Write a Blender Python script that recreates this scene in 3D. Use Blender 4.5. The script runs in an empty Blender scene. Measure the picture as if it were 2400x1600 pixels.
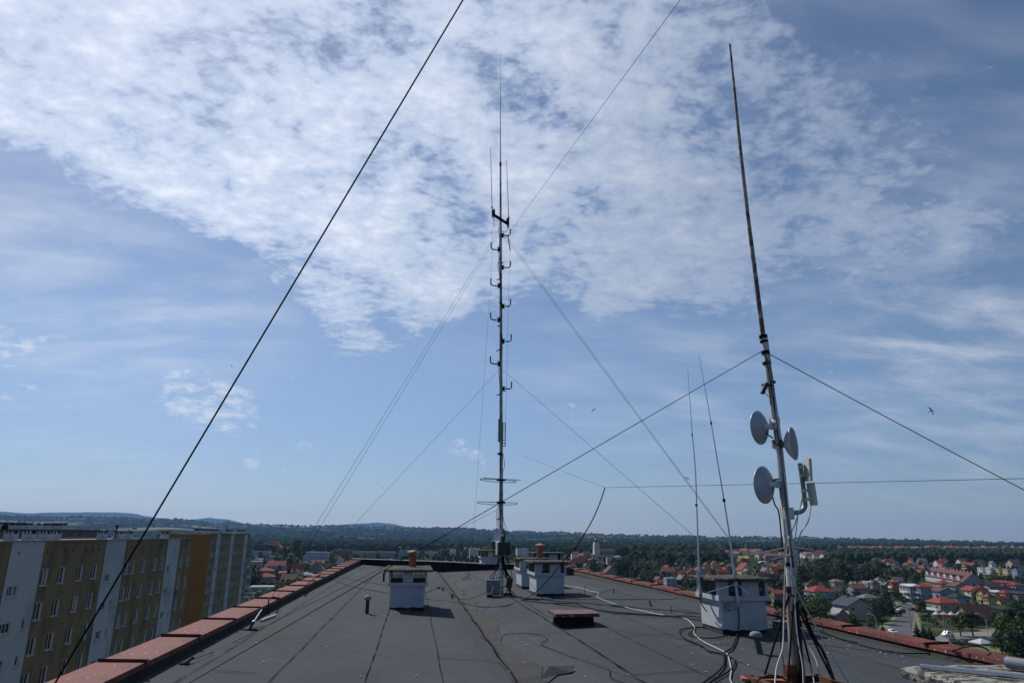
import bpy, math, random
import numpy as np
from mathutils import Vector, Matrix
random.seed(7); rng = np.random.default_rng(7)
R = math.radians
# ------------------------------------------------------------------ camera, sky, sun, exposure
F, PITCH, ROLL, YAW, H = 1600.0, R(15.841), .008, R(7.751), 1.7   # photo pixels (2400x1600), angles, eye height over the roof
SUN = Vector((-.54, .96, 1.05)).normalized()
SKY_STRENGTH, SUN_STRENGTH, EXPOSURE = .10, 5.0, -.22
sc = bpy.context.scene; C = sc.collection
_f = Vector((math.sin(YAW) * math.cos(PITCH), math.cos(YAW) * math.cos(PITCH), math.sin(PITCH)))
_r0 = Vector((math.cos(YAW), -math.sin(YAW), 0)); _u0 = _r0.cross(_f)
_r = _r0 * math.cos(ROLL) + _u0 * math.sin(ROLL); _u = -_r0 * math.sin(ROLL) + _u0 * math.cos(ROLL)
CAM = Vector((0, 0, H))
cam = bpy.data.objects.new('camera', bpy.data.cameras.new('camera')); C.objects.link(cam)
M = Matrix((_r, _u, -_f)).transposed().to_4x4(); M.translation = CAM
cam.matrix_world = M
cam.data.sensor_width = 36; cam.data.lens = 36 * F / 2400; cam.data.clip_start = .05; cam.data.clip_end = 60000
sc.camera = cam
sc.view_settings.view_transform = 'Standard'; sc.view_settings.look = 'None'; sc.view_settings.gamma = 1
sc.view_settings.exposure = EXPOSURE
sc.cycles.use_denoising = True
sc.cycles.max_bounces = 5; sc.cycles.volume_bounces = 0; sc.cycles.transparent_max_bounces = 6
sc.cycles.caustics_reflective = False; sc.cycles.caustics_refractive = False

def ray(x, y): return (_f + _r * ((x - 1200) / F) + _u * ((800 - y) / F)).normalized()
def onz(x, y, z=-32.):
    d = ray(x, y); return CAM + d * ((z - H) / d.z)
def ony(x, y, Y):
    d = ray(x, y); return CAM + d * (Y / d.y)
def onx(x, y, X):
    d = ray(x, y); return CAM + d * (X / d.x)
def ondist(x, y, D): return CAM + ray(x, y) * D

sl = bpy.data.lights.new('sun', 'SUN'); sl.energy = SUN_STRENGTH; sl.angle = R(.5); sl.color = (1, .965, .91)
so = bpy.data.objects.new('sun', sl); C.objects.link(so)
so.rotation_euler = (-SUN).to_track_quat('-Z', 'Y').to_euler(); so.location = (0, 0, 60)

class NT:                                                     # small node-tree writer
    def __init__(s, tree): s.t = tree; s.t.nodes.clear()
    def n(s, kind, ins=None, **props):
        nd = s.t.nodes.new(kind)
        for k, v in props.items(): setattr(nd, k, v)
        for k, v in (ins or {}).items():
            if isinstance(v, bpy.types.NodeSocket): s.t.links.new(v, nd.inputs[k])
            else: nd.inputs[k].default_value = v
        return nd
    def math(s, op, a, b=0., c=None, clamp=False):
        i = {0: a, 1: b}
        if c is not None: i[2] = c
        return s.n('ShaderNodeMath', i, operation=op, use_clamp=clamp).outputs[0]
    def ramp(s, v, lo, hi, a=0., b=1., smooth=True):
        return s.n('ShaderNodeMapRange', {0: v, 1: lo, 2: hi, 3: a, 4: b}, interpolation_type='SMOOTHSTEP' if smooth else 'LINEAR').outputs[0]
    def mix(s, f, a, b, blend='MIX'):
        nd = s.n('ShaderNodeMix', {0: f}, data_type='RGBA', blend_type=blend)
        for k, v in ((6, a), (7, b)):
            if isinstance(v, bpy.types.NodeSocket): s.t.links.new(v, nd.inputs[k])
            else: nd.inputs[k].default_value = (*v, 1) if len(v) == 3 else v
        return nd.outputs[2]
    def noise(s, vec, scale, detail=4, rough=.55, dist=0.):
        return s.n('ShaderNodeTexNoise', {'Vector': vec, 'Scale': scale, 'Detail': detail, 'Roughness': rough, 'Distortion': dist}).outputs[0]

world = bpy.data.worlds.new('World'); sc.world = world; world.use_nodes = True
w = NT(world.node_tree)
sky = w.n('ShaderNodeTexSky', sky_type='NISHITA', sun_disc=False, sun_elevation=math.asin(SUN.z),
          sun_rotation=math.atan2(SUN.x, SUN.y), altitude=300, air_density=1.0, dust_density=.3, ozone_density=3.0)
tc = w.n('ShaderNodeTexCoord'); dirv = tc.outputs['Generated']
sp = w.n('ShaderNodeSeparateXYZ', {0: dirv})
zc = w.math('ADD', w.math('MAXIMUM', sp.outputs[2], 0.), .22)
P = w.n('ShaderNodeCombineXYZ', {0: w.math('DIVIDE', sp.outputs[0], zc), 1: w.math('DIVIDE', sp.outputs[1], zc), 2: 0.}).outputs[0]
def blobs(lst):                                               # soft cloud banks, each round a sky direction
    tot = 0.
    for px, py, rad, wt in lst:
        d = w.n('ShaderNodeVectorMath', {0: dirv, 1: ray(px, py)}, operation='DOT_PRODUCT').outputs['Value']
        tot = w.math('ADD', tot, w.ramp(d, math.cos(rad / F), 1., 0., wt))
    return w.math('MINIMUM', tot, 1.05)
BANK = [(60, 20, 300, 1), (330, 150, 330, 1.2), (560, 0, 400, 1.2), (560, 330, 260, .95), (800, 260, 420, 1.25), (780, 520, 230, .95),
        (960, 480, 300, 1), (1060, 120, 330, .5), (1130, 390, 300, .85), (1330, 180, 330, .55), (1380, 480, 280, .8), (1600, 300, 330, .5),
        (1600, 520, 250, .75), (1420, 620, 170, .7), (1800, 560, 260, .5), (2080, 510, 280, .46), (860, 720, 160, .75), (1010, 690, 130, .7), (1190, 610, 170, .6),
        (1780, 100, 320, .38), (1980, 260, 260, .12), (2260, 400, 260, .18), (1400, 560, 470, .2), (500, 420, 420, .15), (1560, 60, 300, .35), (700, -260, 500, 1), (1500, -300, 500, .7)]
HOLES = [(1045, 480, 120, .75), (860, 90, 130, .55), (1215, 190, 110, .6), (1490, 70, 130, .6), (1670, 230, 120, .5), (1600, 330, 110, .5), (1770, 300, 130, .5), (1330, 330, 90, .3), (1690, 40, 120, .4), (985, 330, 90, .3), (1120, 560, 90, .5), (1250, 640, 90, .3), (720, 620, 80, .4), (1900, 420, 140, .3)]
mask = w.math('SUBTRACT', blobs(BANK), w.math('MULTIPLY', blobs(HOLES), .55))
warp = w.n('ShaderNodeTexNoise', {'Vector': P, 'Scale': 5., 'Detail': 2.}).outputs[1]
Pw = w.n('ShaderNodeVectorMath', {0: P, 1: w.n('ShaderNodeVectorMath', {0: warp, 3: .05}, operation='SCALE').outputs[0]}, operation='ADD').outputs[0]
big = w.noise(Pw, 4.6, 4, .55)
puff = w.noise(w.n('ShaderNodeMapping', {0: Pw, 2: (0, 0, R(28)), 3: (.85, 1.25, 1)}).outputs[0], 22., 9, .64, .15)
cell = w.n('ShaderNodeTexVoronoi', {'Vector': Pw, 'Scale': 27., 'Smoothness': .5, 'Detail': 2., 'Roughness': .6}, feature='SMOOTH_F1').outputs['Distance']
base = w.math('ADD', w.math('SUBTRACT', w.math('MULTIPLY', mask, 1.32), .26), w.math('MULTIPLY', w.math('SUBTRACT', big, .5), 2.7))
dens = w.math('ADD', base, w.math('MULTIPLY', w.math('SUBTRACT', puff, .5), 2.05))
dens = w.math('ADD', dens, w.math('MULTIPLY', w.math('SUBTRACT', .42, cell), .45))
gate = w.ramp(mask, .0, .55)
alpha = w.math('MULTIPLY', w.math('ADD', w.ramp(dens, -.1, .75, 0., .70), w.ramp(dens, .5, 2.2, 0., .26)), gate)
sdot = w.n('ShaderNodeVectorMath', {0: dirv, 1: SUN}, operation='DOT_PRODUCT').outputs['Value']
alpha = w.math('MULTIPLY', alpha, w.ramp(sdot, .58, .92, .58, 1.))
thick = w.ramp(dens, .1, 2.0)
glow = w.ramp(w.n('ShaderNodeVectorMath', {0: dirv, 1: SUN}, operation='DOT_PRODUCT').outputs['Value'], .66, 1., .86, 1.2)
wisp = blobs([(260, 590, 330, .42), (60, 480, 200, .18), (520, 700, 260, .28), (2250, 420, 330, .36), (2080, 620, 280, .22), (1900, 150, 300, .35), (2330, 720, 300, .22), (1250, 560, 420, .2), (1850, 820, 350, .16), (200, 1000, 300, .15), (1500, 800, 400, .2), (2200, 900, 300, .25)])
stre = w.n('ShaderNodeMapping', {0: P, 2: (0, 0, R(38)), 3: (.8, 1.7, 1)}).outputs[0]
wn = w.ramp(w.noise(stre, 3.0, 6, .62, .3), .34, .78)
alpha = w.math('MAXIMUM', alpha, w.math('MULTIPLY', wisp, wn))
small = blobs([(470, 925, 95, .95), (545, 955, 90, .9), (400, 912, 70, .6), (1085, 1055, 42, .85), (1125, 1078, 34, .6), (1340, 962, 24, .9), (712, 1046, 26, .9), (592, 1080, 30, .8),
               (80, 790, 80, .7), (15, 782, 50, .7), (20, 278, 70, .9), (60, 288, 50, .7), (30, 880, 85, .5), (250, 335, 100, .65), (330, 365, 90, .7), (280, 905, 40, .3)])
fine = w.noise(w.n('ShaderNodeMapping', {0: dirv, 3: (1, 1, 2.4)}).outputs[0], 42., 7, .62, .2)
alpha = w.math('MAXIMUM', alpha, w.ramp(w.math('ADD', small, w.math('MULTIPLY', w.math('SUBTRACT', fine, .54), 4.2)), .30, 1.7, 0., .62))
ccol = w.n('ShaderNodeVectorMath', {0: w.mix(thick, (6.2, 7.2, 9.2), (9.3, 9.9, 11.0)), 3: glow}, operation='SCALE').outputs[0]
low = w.ramp(sp.outputs[2], 0., .30, 1., 0.)
skyc = w.mix(1., sky.outputs[0], w.mix(low, (1.0, .97, .98), (.61, .65, .81)), 'MULTIPLY')
ccol = w.mix(w.ramp(mask, .0, .25, .85, 0.), ccol, (9.6, 9.9, 10.8))
bg = w.n('ShaderNodeBackground', {0: w.mix(alpha, skyc, ccol), 1: SKY_STRENGTH})
w.n('ShaderNodeOutputWorld', {0: bg.outputs[0]})
world.cycles.sampling_method = 'MANUAL'; world.cycles.sample_map_resolution = 512

# ------------------------------------------------------------------ materials
def mat(name, col, col2=None, scale=3., rough=.8, amount=.5, bump=0., metal=0., spec=.3, detail=5, lo=.4, hi=.65, speck=None, bscale=None, rnd=0., stretch=(1, 1, 1)):
    m = bpy.data.materials.new(name); m.use_nodes = True; t = NT(m.node_tree)
    vec = t.n('ShaderNodeMapping', {0: t.n('ShaderNodeTexCoord').outputs['Object'], 3: stretch}).outputs[0]
    n1 = t.noise(vec, scale, detail, .6)
    c2 = col2 or tuple(c * .72 for c in col)
    c = t.mix(t.math('MULTIPLY', t.ramp(n1, lo, hi), amount * (1 if col2 is None else 1.4), clamp=True), col, c2)
    if speck:                                                 # (colour, scale, threshold)
        c = t.mix(t.ramp(t.noise(vec, speck[1], 2, .5), speck[2], speck[2] + .06), c, speck[0])
    if rnd:
        oi = t.n('ShaderNodeObjectInfo').outputs['Random']
        c = t.n('ShaderNodeHueSaturation', {'Hue': t.ramp(t.math('FRACT', t.math('MULTIPLY', oi, 7.31)), 0, 1, .5 - .05 * rnd, .5 + .04 * rnd, False),
                'Saturation': 1., 'Value': t.ramp(oi, 0, 1, 1 - rnd * .45, 1 + rnd * .5, False), 'Color': c}).outputs[0]
    b = t.n('ShaderNodeBsdfPrincipled', {'Base Color': c, 'Roughness': rough, 'Metallic': metal, 'Specular IOR Level': spec})
    if bump:
        bn = t.n('ShaderNodeBump', {'Height': t.noise(vec, bscale or scale * 6, 4, .6), 'Strength': bump, 'Distance': .02})
        t.t.links.new(bn.outputs[0], b.inputs['Normal'])
    t.n('ShaderNodeOutputMaterial', {0: b.outputs[0]})
    return m
MT = {}
def K(name, *a, **k):
    if name not in MT: MT[name] = mat(name, *a, **k)
    return MT[name]
def felt():
    m = bpy.data.materials.new('bitumen_felt'); m.use_nodes = True; t = NT(m.node_tree); o = t.n('ShaderNodeTexCoord').outputs['Object']
    sx = t.n('ShaderNodeSeparateXYZ', {0: o}); roll = t.math('FLOOR', t.math('DIVIDE', t.math('ADD', sx.outputs[0], 20.27), 1.03)); ln = t.math('FLOOR', t.math('DIVIDE', t.math('ADD', sx.outputs[1], t.math('MULTIPLY', roll, 3.7)), 7.5))
    tone = t.n('ShaderNodeTexWhiteNoise', {'Vector': t.n('ShaderNodeCombineXYZ', {0: roll, 1: ln, 2: 0.}).outputs[0]}, noise_dimensions='2D').outputs[0]
    c = t.mix(tone, (.041, .049, .058), (.052, .060, .068))
    c = t.mix(t.math('MULTIPLY', t.ramp(t.noise(t.n('ShaderNodeMapping', {0: o, 3: (1, .35, 1)}).outputs[0], .55, 5, .62), .40, .72), .75), c, (.068, .073, .080))
    c = t.mix(t.math('MULTIPLY', t.ramp(t.noise(o, 2.3, 6, .7), .48, .75), .55), c, (.030, .034, .040))
    c = t.mix(t.math('MULTIPLY', t.ramp(t.noise(o, 5.0, 3, .5), .62, .78), .5), c, (.075, .072, .066))
    c = t.mix(t.math('MULTIPLY', t.ramp(t.noise(o, 160., 2, .7), .45, .75), .5), c, (.115, .118, .122))
    q = onz(640, 1473, -.1) - Vector((2.4, 20, -32)); d = t.n('ShaderNodeVectorMath', {0: t.n('ShaderNodeMapping', {0: o, 1: (-q.x * .8, -q.y * 2.2, 0), 3: (.8, 2.2, 0)}).outputs[0]}, operation='LENGTH').outputs['Value']
    c = t.mix(t.math('MULTIPLY', t.ramp(t.math('ADD', d, t.math('MULTIPLY', t.noise(o, 4., 4), .5)), .25, .95, 1., 0.), .55), c, (.085, .058, .034))
    b = t.n('ShaderNodeBsdfPrincipled', {'Base Color': c, 'Roughness': .92, 'Specular IOR Level': .12})
    bn = t.n('ShaderNodeBump', {'Height': t.math('ADD', t.noise(o, 90., 3, .7), t.math('MULTIPLY', t.noise(o, 1.6, 3), 3.)), 'Strength': .5, 'Distance': .02}); t.t.links.new(bn.outputs[0], b.inputs['Normal'])
    t.n('ShaderNodeOutputMaterial', {0: b.outputs[0]}); return m
bitumen = felt()
bitumen_dark = mat('bitumen_upstand', (.022, .023, .024), (.014, .014, .014), 1.5, .85, .8, .4, 0, .3, bscale=20)
tar = mat('tar_joint', (.016, .017, .019), None, 6, 1., spec=0.)
dirt = mat('valley_dirt', (.040, .038, .035), (.027, .027, .028), 2.2, .95, .8, .3, bscale=30)
coping_m = mat('painted_sheet_metal', (.165, .045, .035), (.095, .032, .028), 1.6, .75, 1., .08, 0, .15, 8, .38, .66, ((.45, .38, .34), 17, .67))
rust = mat('rusty_steel', (.17, .06, .032), (.06, .028, .018), 7, .8, .9, .3, .2, bscale=40)
redpaint = mat('red_primer', (.34, .10, .06), (.2, .06, .04), 6, .6, .7, .1)
plaster = mat('white_plaster', (.40, .43, .46), (.22, .23, .23), 1.4, .85, .5, .15, 0, .2, 6, .52, .78, ((.22, .22, .2), 9, .73), 30)
slab_m = mat('mossy_concrete', (.105, .102, .090), (.045, .047, .037), 5, .95, .9, .6, 0, .1, 6, .4, .6, bscale=18)
slab_light = mat('weathered_concrete', (.27, .26, .24), (.07, .067, .06), 12, .95, 1., 1., 0, .1, 10, .46, .58, ((.03, .03, .028), 22, .60), bscale=22, stretch=(.55, 1.3, 2.))
mesh_m = mat('wire_grille', (.05, .055, .055), None, 5, .6)
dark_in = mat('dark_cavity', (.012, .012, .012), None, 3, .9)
galv = mat('galvanised_steel', (.42, .45, .47), (.28, .29, .30), 9, .42, .6, .05, .55, .5)
mastgrey = mat('weathered_mast', (.56, .58, .61), (.20, .19, .18), 5, .6, .9, .1, 0., stretch=(1, 1, .35))
polepaint = mat('flaking_pole', (.52, .51, .50), (.10, .075, .065), 7, .7, 1., .3, 0, lo=.54, hi=.62, stretch=(1, 1, .3))
wood = mat('grey_timber', (.30, .26, .22), (.12, .09, .07), 9, .85, .9, .4, stretch=(2, 2, .12))
blackm = mat('black_rubber', (.012, .012, .013), None, 4, .8, spec=.12)
wirem = mat('steel_wire', (.022, .023, .026), None, 4, .9, spec=.05)
whitecable = mat('white_cable', (.50, .50, .48), None, 3, .5)
alum = mat('aluminium', (.66, .67, .68), None, 8, .28, .3, 0, .85, .5)
whiteplast = mat('white_radome', (.62, .64, .66), (.5, .52, .54), 2, .4, .4, 0, 0, .5)
creamplast = mat('cream_plastic', (.56, .55, .50), (.46, .45, .41), 2, .45, .4)
teal = mat('blue_grey_tube', (.075, .105, .125), None, 4, .5, metal=.2)
boxgreen = mat('olive_box', (.045, .045, .032), (.03, .03, .022), 4, .7)
greypvc = mat('grey_pvc', (.22, .24, .27), None, 3, .45)
glass = mat('window_glass', (.014, .017, .021), (.04, .044, .05), .7, .35, .5, 0, 0, .12)
frame_w = mat('white_frame', (.66, .67, .68), None, 3, .5, .2)
asphalt = mat('asphalt', (.085, .085, .092), (.065, .065, .07), .08, .9, .8, .1)
soil = mat('dry_verge', (.21, .18, .12), (.07, .09, .035), .25, .95, .9)
bark = mat('bark', (.07, .055, .04), None, 4, .9)
def leafmat(name, col, rnd=1.):
    m = bpy.data.materials.new(name); m.use_nodes = True; t = NT(m.node_tree)
    oi = t.n('ShaderNodeObjectInfo').outputs['Random']
    n1 = t.noise(t.n('ShaderNodeTexCoord').outputs['Object'], .9, 3)
    c = t.mix(t.ramp(n1, .35, .65), tuple(k * .55 for k in col), tuple(k * 1.35 for k in col))
    c = t.n('ShaderNodeHueSaturation', {'Hue': t.ramp(t.math('FRACT', t.math('MULTIPLY', oi, 9.7)), 0, 1, .5 - .03 * rnd, .5 + .03 * rnd, False),
             'Value': t.ramp(oi, 0, 1, 1 - .4 * rnd, 1 + .45 * rnd, False), 'Color': c}).outputs[0]
    b = t.n('ShaderNodeBsdfPrincipled', {'Base Color': c, 'Roughness': .6, 'Specular IOR Level': .25})
    tr = t.n('ShaderNodeBsdfTranslucent', {'Color': c})
    t.n('ShaderNodeOutputMaterial', {0: t.n('ShaderNodeMixShader', {0: .25, 1: b.outputs[0], 2: tr.outputs[0]}).outputs[0]})
    return m
leaf_d = leafmat('leaf_dark', (.046, .074, .028)); leaf_l = leafmat('leaf_light', (.085, .125, .032), .4); leaf_c = leafmat('needle', (.022, .040, .024), .6)
leaf_f = leafmat('forest_leaf', (.026, .044, .024), 0.)

# ------------------------------------------------------------------ mesh builder
class MB:
    def __init__(s): s.v = []; s.f = []; s.mi = []; s.cur = 0; s.T = None
    def add(s, vs, fs):
        o = len(s.v)
        if s.T is not None: vs = [s.T @ Vector(p) for p in vs]
        s.v += [tuple(p) for p in vs]; s.f += [tuple(i + o for i in f) for f in fs]; s.mi += [s.cur] * len(fs); return s
    def box(s, c, d, rz=0., m=None):
        x, y, z = d[0] / 2, d[1] / 2, d[2] / 2
        vs = [Vector((a * x, b * y, e * z)) for e in (-1, 1) for b in (-1, 1) for a in (-1, 1)]
        mm = m if m is not None else Matrix.Rotation(rz, 3, 'Z')
        return s.add([mm @ p + Vector(c) for p in vs], [(0, 2, 3, 1), (4, 5, 7, 6), (0, 1, 5, 4), (2, 6, 7, 3), (0, 4, 6, 2), (1, 3, 7, 5)])
    def beam(s, a, b, wd, th, up=(0, 0, 1)):
        a, b = Vector(a), Vector(b); d = (b - a); L = d.length; d.normalize(); u = Vector(up)
        if abs(d.dot(u)) > .98: u = Vector((1, 0, 0))
        x = d.cross(u).normalized(); u = x.cross(d)
        return s.box((a + b) / 2, (wd, L, th), m=Matrix((x, d, u)).transposed())
    def tube(s, pts, r, n=6, cap=True, r1=None):
        pts = [Vector(p) for p in pts]; k = len(pts); rs = r if isinstance(r, (list, tuple)) else [r + ((r1 if r1 is not None else r) - r) * i / max(1, k - 1) for i in range(k)]
        vs = []; x = None
        for i, p in enumerate(pts):
            d = (pts[min(i + 1, k - 1)] - pts[max(i - 1, 0)]).normalized()
            if x is None: x = d.orthogonal().normalized()
            x = (x - d * x.dot(d)).normalized(); y = d.cross(x)
            vs += [p + (x * math.cos(2 * math.pi * j / n) + y * math.sin(2 * math.pi * j / n)) * rs[i] for j in range(n)]
        fs = [(i * n + j, i * n + (j + 1) % n, (i + 1) * n + (j + 1) % n, (i + 1) * n + j) for i in range(k - 1) for j in range(n)]
        if cap: fs += [tuple(range(n))[::-1], tuple(range((k - 1) * n, k * n))]
        return s.add(vs, fs)
    def cyl(s, a, b, r, r1=None, n=10): return s.tube([a, b], [r, r if r1 is None else r1], n)
    def lathe(s, prof, base=(0, 0, 0), axis=(0, 0, 1), n=16):
        ax = Vector(axis).normalized(); x = ax.orthogonal().normalized(); y = ax.cross(x); b = Vector(base)
        vs = [b + ax * z + (x * math.cos(2 * math.pi * j / n) + y * math.sin(2 * math.pi * j / n)) * max(rr, 1e-4) for rr, z in prof for j in range(n)]
        k = len(prof)
        fs = [(i * n + j, i * n + (j + 1) % n, (i + 1) * n + (j + 1) % n, (i + 1) * n + j) for i in range(k - 1) for j in range(n)]
        return s.add(vs, fs + [tuple(range(n))[::-1], tuple(range((k - 1) * n, k * n))])
    def prism(s, poly, a, b, axis='x'):                       # poly in the plane across the axis, extruded from a to b
        n = len(poly)
        pt = {'x': lambda t, p: (t, p[0], p[1]), 'y': lambda t, p: (p[0], t, p[1]), 'z': lambda t, p: (p[0], p[1], t)}[axis]
        vs = [pt(a, p) for p in poly] + [pt(b, p) for p in poly]
        return s.add(vs, [tuple(range(n))[::-1], tuple(range(n, 2 * n))] + [(i, (i + 1) % n, n + (i + 1) % n, n + i) for i in range(n)])
    def mesh(s, name, mats, smooth=False):
        me = bpy.data.meshes.new(name); me.from_pydata(s.v, [], s.f)
        for m in (mats if isinstance(mats, (list, tuple)) else [mats]): me.materials.append(m)
        if any(s.mi): me.polygons.foreach_set('material_index', s.mi)
        if smooth: me.polygons.foreach_set('use_smooth', [True] * len(s.f))
        me.update(); return me
    def build(s, name, mats, parent=None, smooth=False, local=False):
        """vertices are in world space unless local; the object sits at its parent's origin"""
        if parent is not None and not local:
            o = Vector(parent.get('_at', (0, 0, 0))); s.v = [(p[0] - o.x, p[1] - o.y, p[2] - o.z) for p in s.v]
        ob = bpy.data.objects.new(name, s.mesh(name, mats, smooth)); C.objects.link(ob)
        if parent is not None: ob.parent = parent; ob['_at'] = parent.get('_at', (0., 0., 0.))
        return ob
def tag(o, label=None, cat=None, group=None, kind=None):
    for k, v in (('label', label), ('category', cat), ('group', group), ('kind', kind)):
        if v: o[k] = v
    return o
def thing(name, label, cat, loc=(0, 0, 0), rz=0., group=None):
    o = bpy.data.objects.new(name, None); C.objects.link(o); o.empty_display_size = .2
    o.location = loc; o.rotation_euler = (0, 0, rz); o['_at'] = tuple(loc)
    return tag(o, label, cat, group)
def solo(mb, name, mats, label, cat, loc=None, group=None, smooth=False):   # a thing that is one mesh, origin at its base
    o = Vector(loc if loc is not None else mb.v[0]); mb.v = [(p[0] - o.x, p[1] - o.y, p[2] - o.z) for p in mb.v]
    ob = bpy.data.objects.new(name, mb.mesh(name, mats, smooth)); ob.location = o; C.objects.link(ob)
    return tag(ob, label, cat, group)
def inst(name, me, parent, loc=(0, 0, 0), rz=0., sc_=None):
    o = bpy.data.objects.new(name, me); C.objects.link(o); o.parent = parent; o.location = loc; o.rotation_euler = (0, 0, rz)
    if sc_: o.scale = sc_
    return o
def copy_tree(o, parent=None):
    c = o.copy(); C.objects.link(c)
    if parent is not None: c.parent = parent
    for ch in list(o.children): copy_tree(ch, c)
    return c
def smooth_path(pts, k=6):
    pts = [Vector(p) for p in pts]; out = []
    for i in range(len(pts) - 1):
        p0, p1, p2, p3 = pts[max(i - 1, 0)], pts[i], pts[i + 1], pts[min(i + 2, len(pts) - 1)]
        for j in range(k):
            t = j / k
            out.append(.5 * ((2 * p1) + (p2 - p0) * t + (2 * p0 - 5 * p1 + 4 * p2 - p3) * t * t + (3 * p1 - p0 - 3 * p2 + p3) * t ** 3))
    return out + [pts[-1]]

# ------------------------------------------------------------------ the roof we stand on
XL0, XL1, XR1, XR0, YF, YB = -3.75, -3.19, 8.0, 8.39, 45.5, -7.0
VX = 1.69
def lerp(a, b, t): return a + (b - a) * t
NEARP = [(-3.3, 0.), (1.25, -.32), (VX, -.40), (2.0, -.36), (2.45, -.245), (8.2, -.03)]
FARP = [(-3.3, -.10), (1.25, -.46), (VX, -.56), (2.0, -.55), (2.7, -.52), (8.2, -.34)]
def rz(x, y):
    def pr(P_):
        if x <= P_[0][0]: return P_[0][1]
        for (a, za), (b, zb) in zip(P_, P_[1:]):
            if x <= b: return lerp(za, zb, (x - a) / (b - a))
        return P_[-1][1]
    t = min(1., max(0., (y - 12) / 34.)); return lerp(pr(NEARP), pr(FARP), t * t)
def onroof(x, y, lift=0.):
    z = -.2
    for _ in range(12):
        p = onz(x, y, z + lift); z = rz(p.x, p.y)
    return Vector((p.x, p.y, z + lift))
own = thing('apartment_building', 'tall apartment building seen from its dark bitumen roof with red metal edging', 'apartment building', (2.4, 20, -32))
xs = [-3.3, -2.4, -1.5, -.6, .3, .9, 1.25, 1.45, VX, 1.85, 2.0, 2.2, 2.45, 3.2, 4, 5, 6, 7, 8.2]; ys = [YB + (YF - YB) * i / 42 for i in range(43)]
m = MB(); nx = len(xs)
m.add([(x, y, rz(x, y) + .003 * math.sin(x * 3 + y * .9)) for y in ys for x in xs], [(j * nx + i, j * nx + i + 1, (j + 1) * nx + i + 1, (j + 1) * nx + i) for j in range(len(ys) - 1) for i in range(nx - 1)])
m.build('roof_felt', bitumen, own)
m = MB(); m.box((2.375, (YF + YB) / 2, -16.45), (12.1, YF - YB - .1, 31.1)); m.build('wall', K('own_render', (.35, .30, .16), None, .3), own)
def seam(x0, y0, y1, x1=None):
    m = MB(); n = max(2, int((y1 - y0) / .5)); x1 = x0 if x1 is None else x1; L = []
    for i in range(n + 1):
        y = lerp(y0, y1, i / n); x = lerp(x0, x1, i / n) + .007 * math.sin(y * 1.3 + x0 * 5) + .004 * math.sin(y * 5.3 + x0)
        hw = .005 + .003 * math.sin(y * 5 + x0 * 3)
        L += [(x - hw, y, rz(x - hw, y) + .017), (x + hw, y, rz(x + hw, y) + .017)]
    m.add(L, [(2 * i, 2 * i + 1, 2 * i + 3, 2 * i + 2) for i in range(n)])
    m.build('felt_seam', tar, own)
for px, py in ((905.5, 1322), (856, 1600), (1039, 1600), (1276, 1449), (1480, 1582), (1570, 1488), (1414, 1468)):
    seam(onroof(px, py).x, -2, 44)
for x in (-2.75, 6.9): seam(x, -2, 43)
def cross(x0, x1, y):
    m = MB(); L = []; n = 8
    for i in range(n + 1):
        x = lerp(x0, x1, i / n); yy = y + .012 * math.sin(x * 6 + y)
        L += [(x, yy - .010, rz(x, yy) + .018), (x, yy + .010, rz(x, yy) + .018)]
    m.add(L, [(2 * i, 2 * i + 1, 2 * i + 3, 2 * i + 2) for i in range(n)]); m.build('felt_seam', tar, own)
for a, b in (((1024, 1546), (1160, 1550)), ((1237, 1488), (1320, 1484)), ((1465, 1492), (1570, 1486)), ((1484, 1581), (1630, 1574)), ((1588, 1515), (1720, 1507)), ((500, 1572), (600, 1580)), ((1230, 1421), (1180, 1423)), ((1490, 1450), (1560, 1445))):
    A, B = onroof(*a), onroof(*b); cross(A.x, B.x, (A.y + B.y) / 2)
# silt along the valley
m = MB(); L = []; n = 60
for i in range(n + 1):
    y = lerp(-2, 44, i / n); a = .12 + .05 * math.sin(y * 1.7) + .04 * math.sin(y * 4.1); b = .30 + .10 * math.sin(y * 1.1 + 1) + .06 * math.sin(y * 3.3)
    for x in (VX - a, VX, VX + b): L.append((x, y, rz(x, y) + .014))
m.add(L, [(3 * i + k, 3 * i + k + 1, 3 * i + k + 4, 3 * i + k + 3) for i in range(n) for k in (0, 1)]); m.build('valley_silt', dirt, own)
m = MB(); L = []
for i in range(n + 1):
    y = lerp(-2, 44, i / n); x = VX - .10 + .02 * math.sin(y * 2.3); L += [(x - .02, y, rz(x, y) + .016), (x + .02, y, rz(x, y) + .016)]
m.add(L, [(2 * i, 2 * i + 1, 2 * i + 3, 2 * i + 2) for i in range(n)]); m.build('valley_edge', tar, own)
# parapets: upstands, then overlapping coping sheets
m = MB(); m.box(((XL0 + XL1) / 2 + .02, (YF + YB) / 2, -.47), (.50, YF - YB, 1.26)); m.build('parapet', bitumen_dark, own)
m = MB(); m.prism([(7.86, -.9), (7.94, -.10), (8.04, .06), (8.35, .06), (8.35, -.9)], YB, YF, 'y'); m.build('parapet', bitumen_dark, own)
m = MB(); m.prism([(XL0 + .06, -1.), (XL0 + .06, .20), (2.3, .02), (4.6, -.09), (8.44, -.10), (8.44, -1.)], YF, YF + .4, 'y'); m.build('parapet', bitumen_dark, own)
m = MB()
for (xa, za), (xb, zb) in (((XL0 + .02, .205), (2.3, .025)), ((2.3, .025), (4.6, -.085)), ((4.6, -.085), (8.46, -.095))): m.beam((xa, YF + .2, za + .02), (xb, YF + .2, zb + .02), .50, .035)
m.build('coping_sheet', mat('pale_coping', (.34, .30, .28), None, 3, .5), own)
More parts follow.
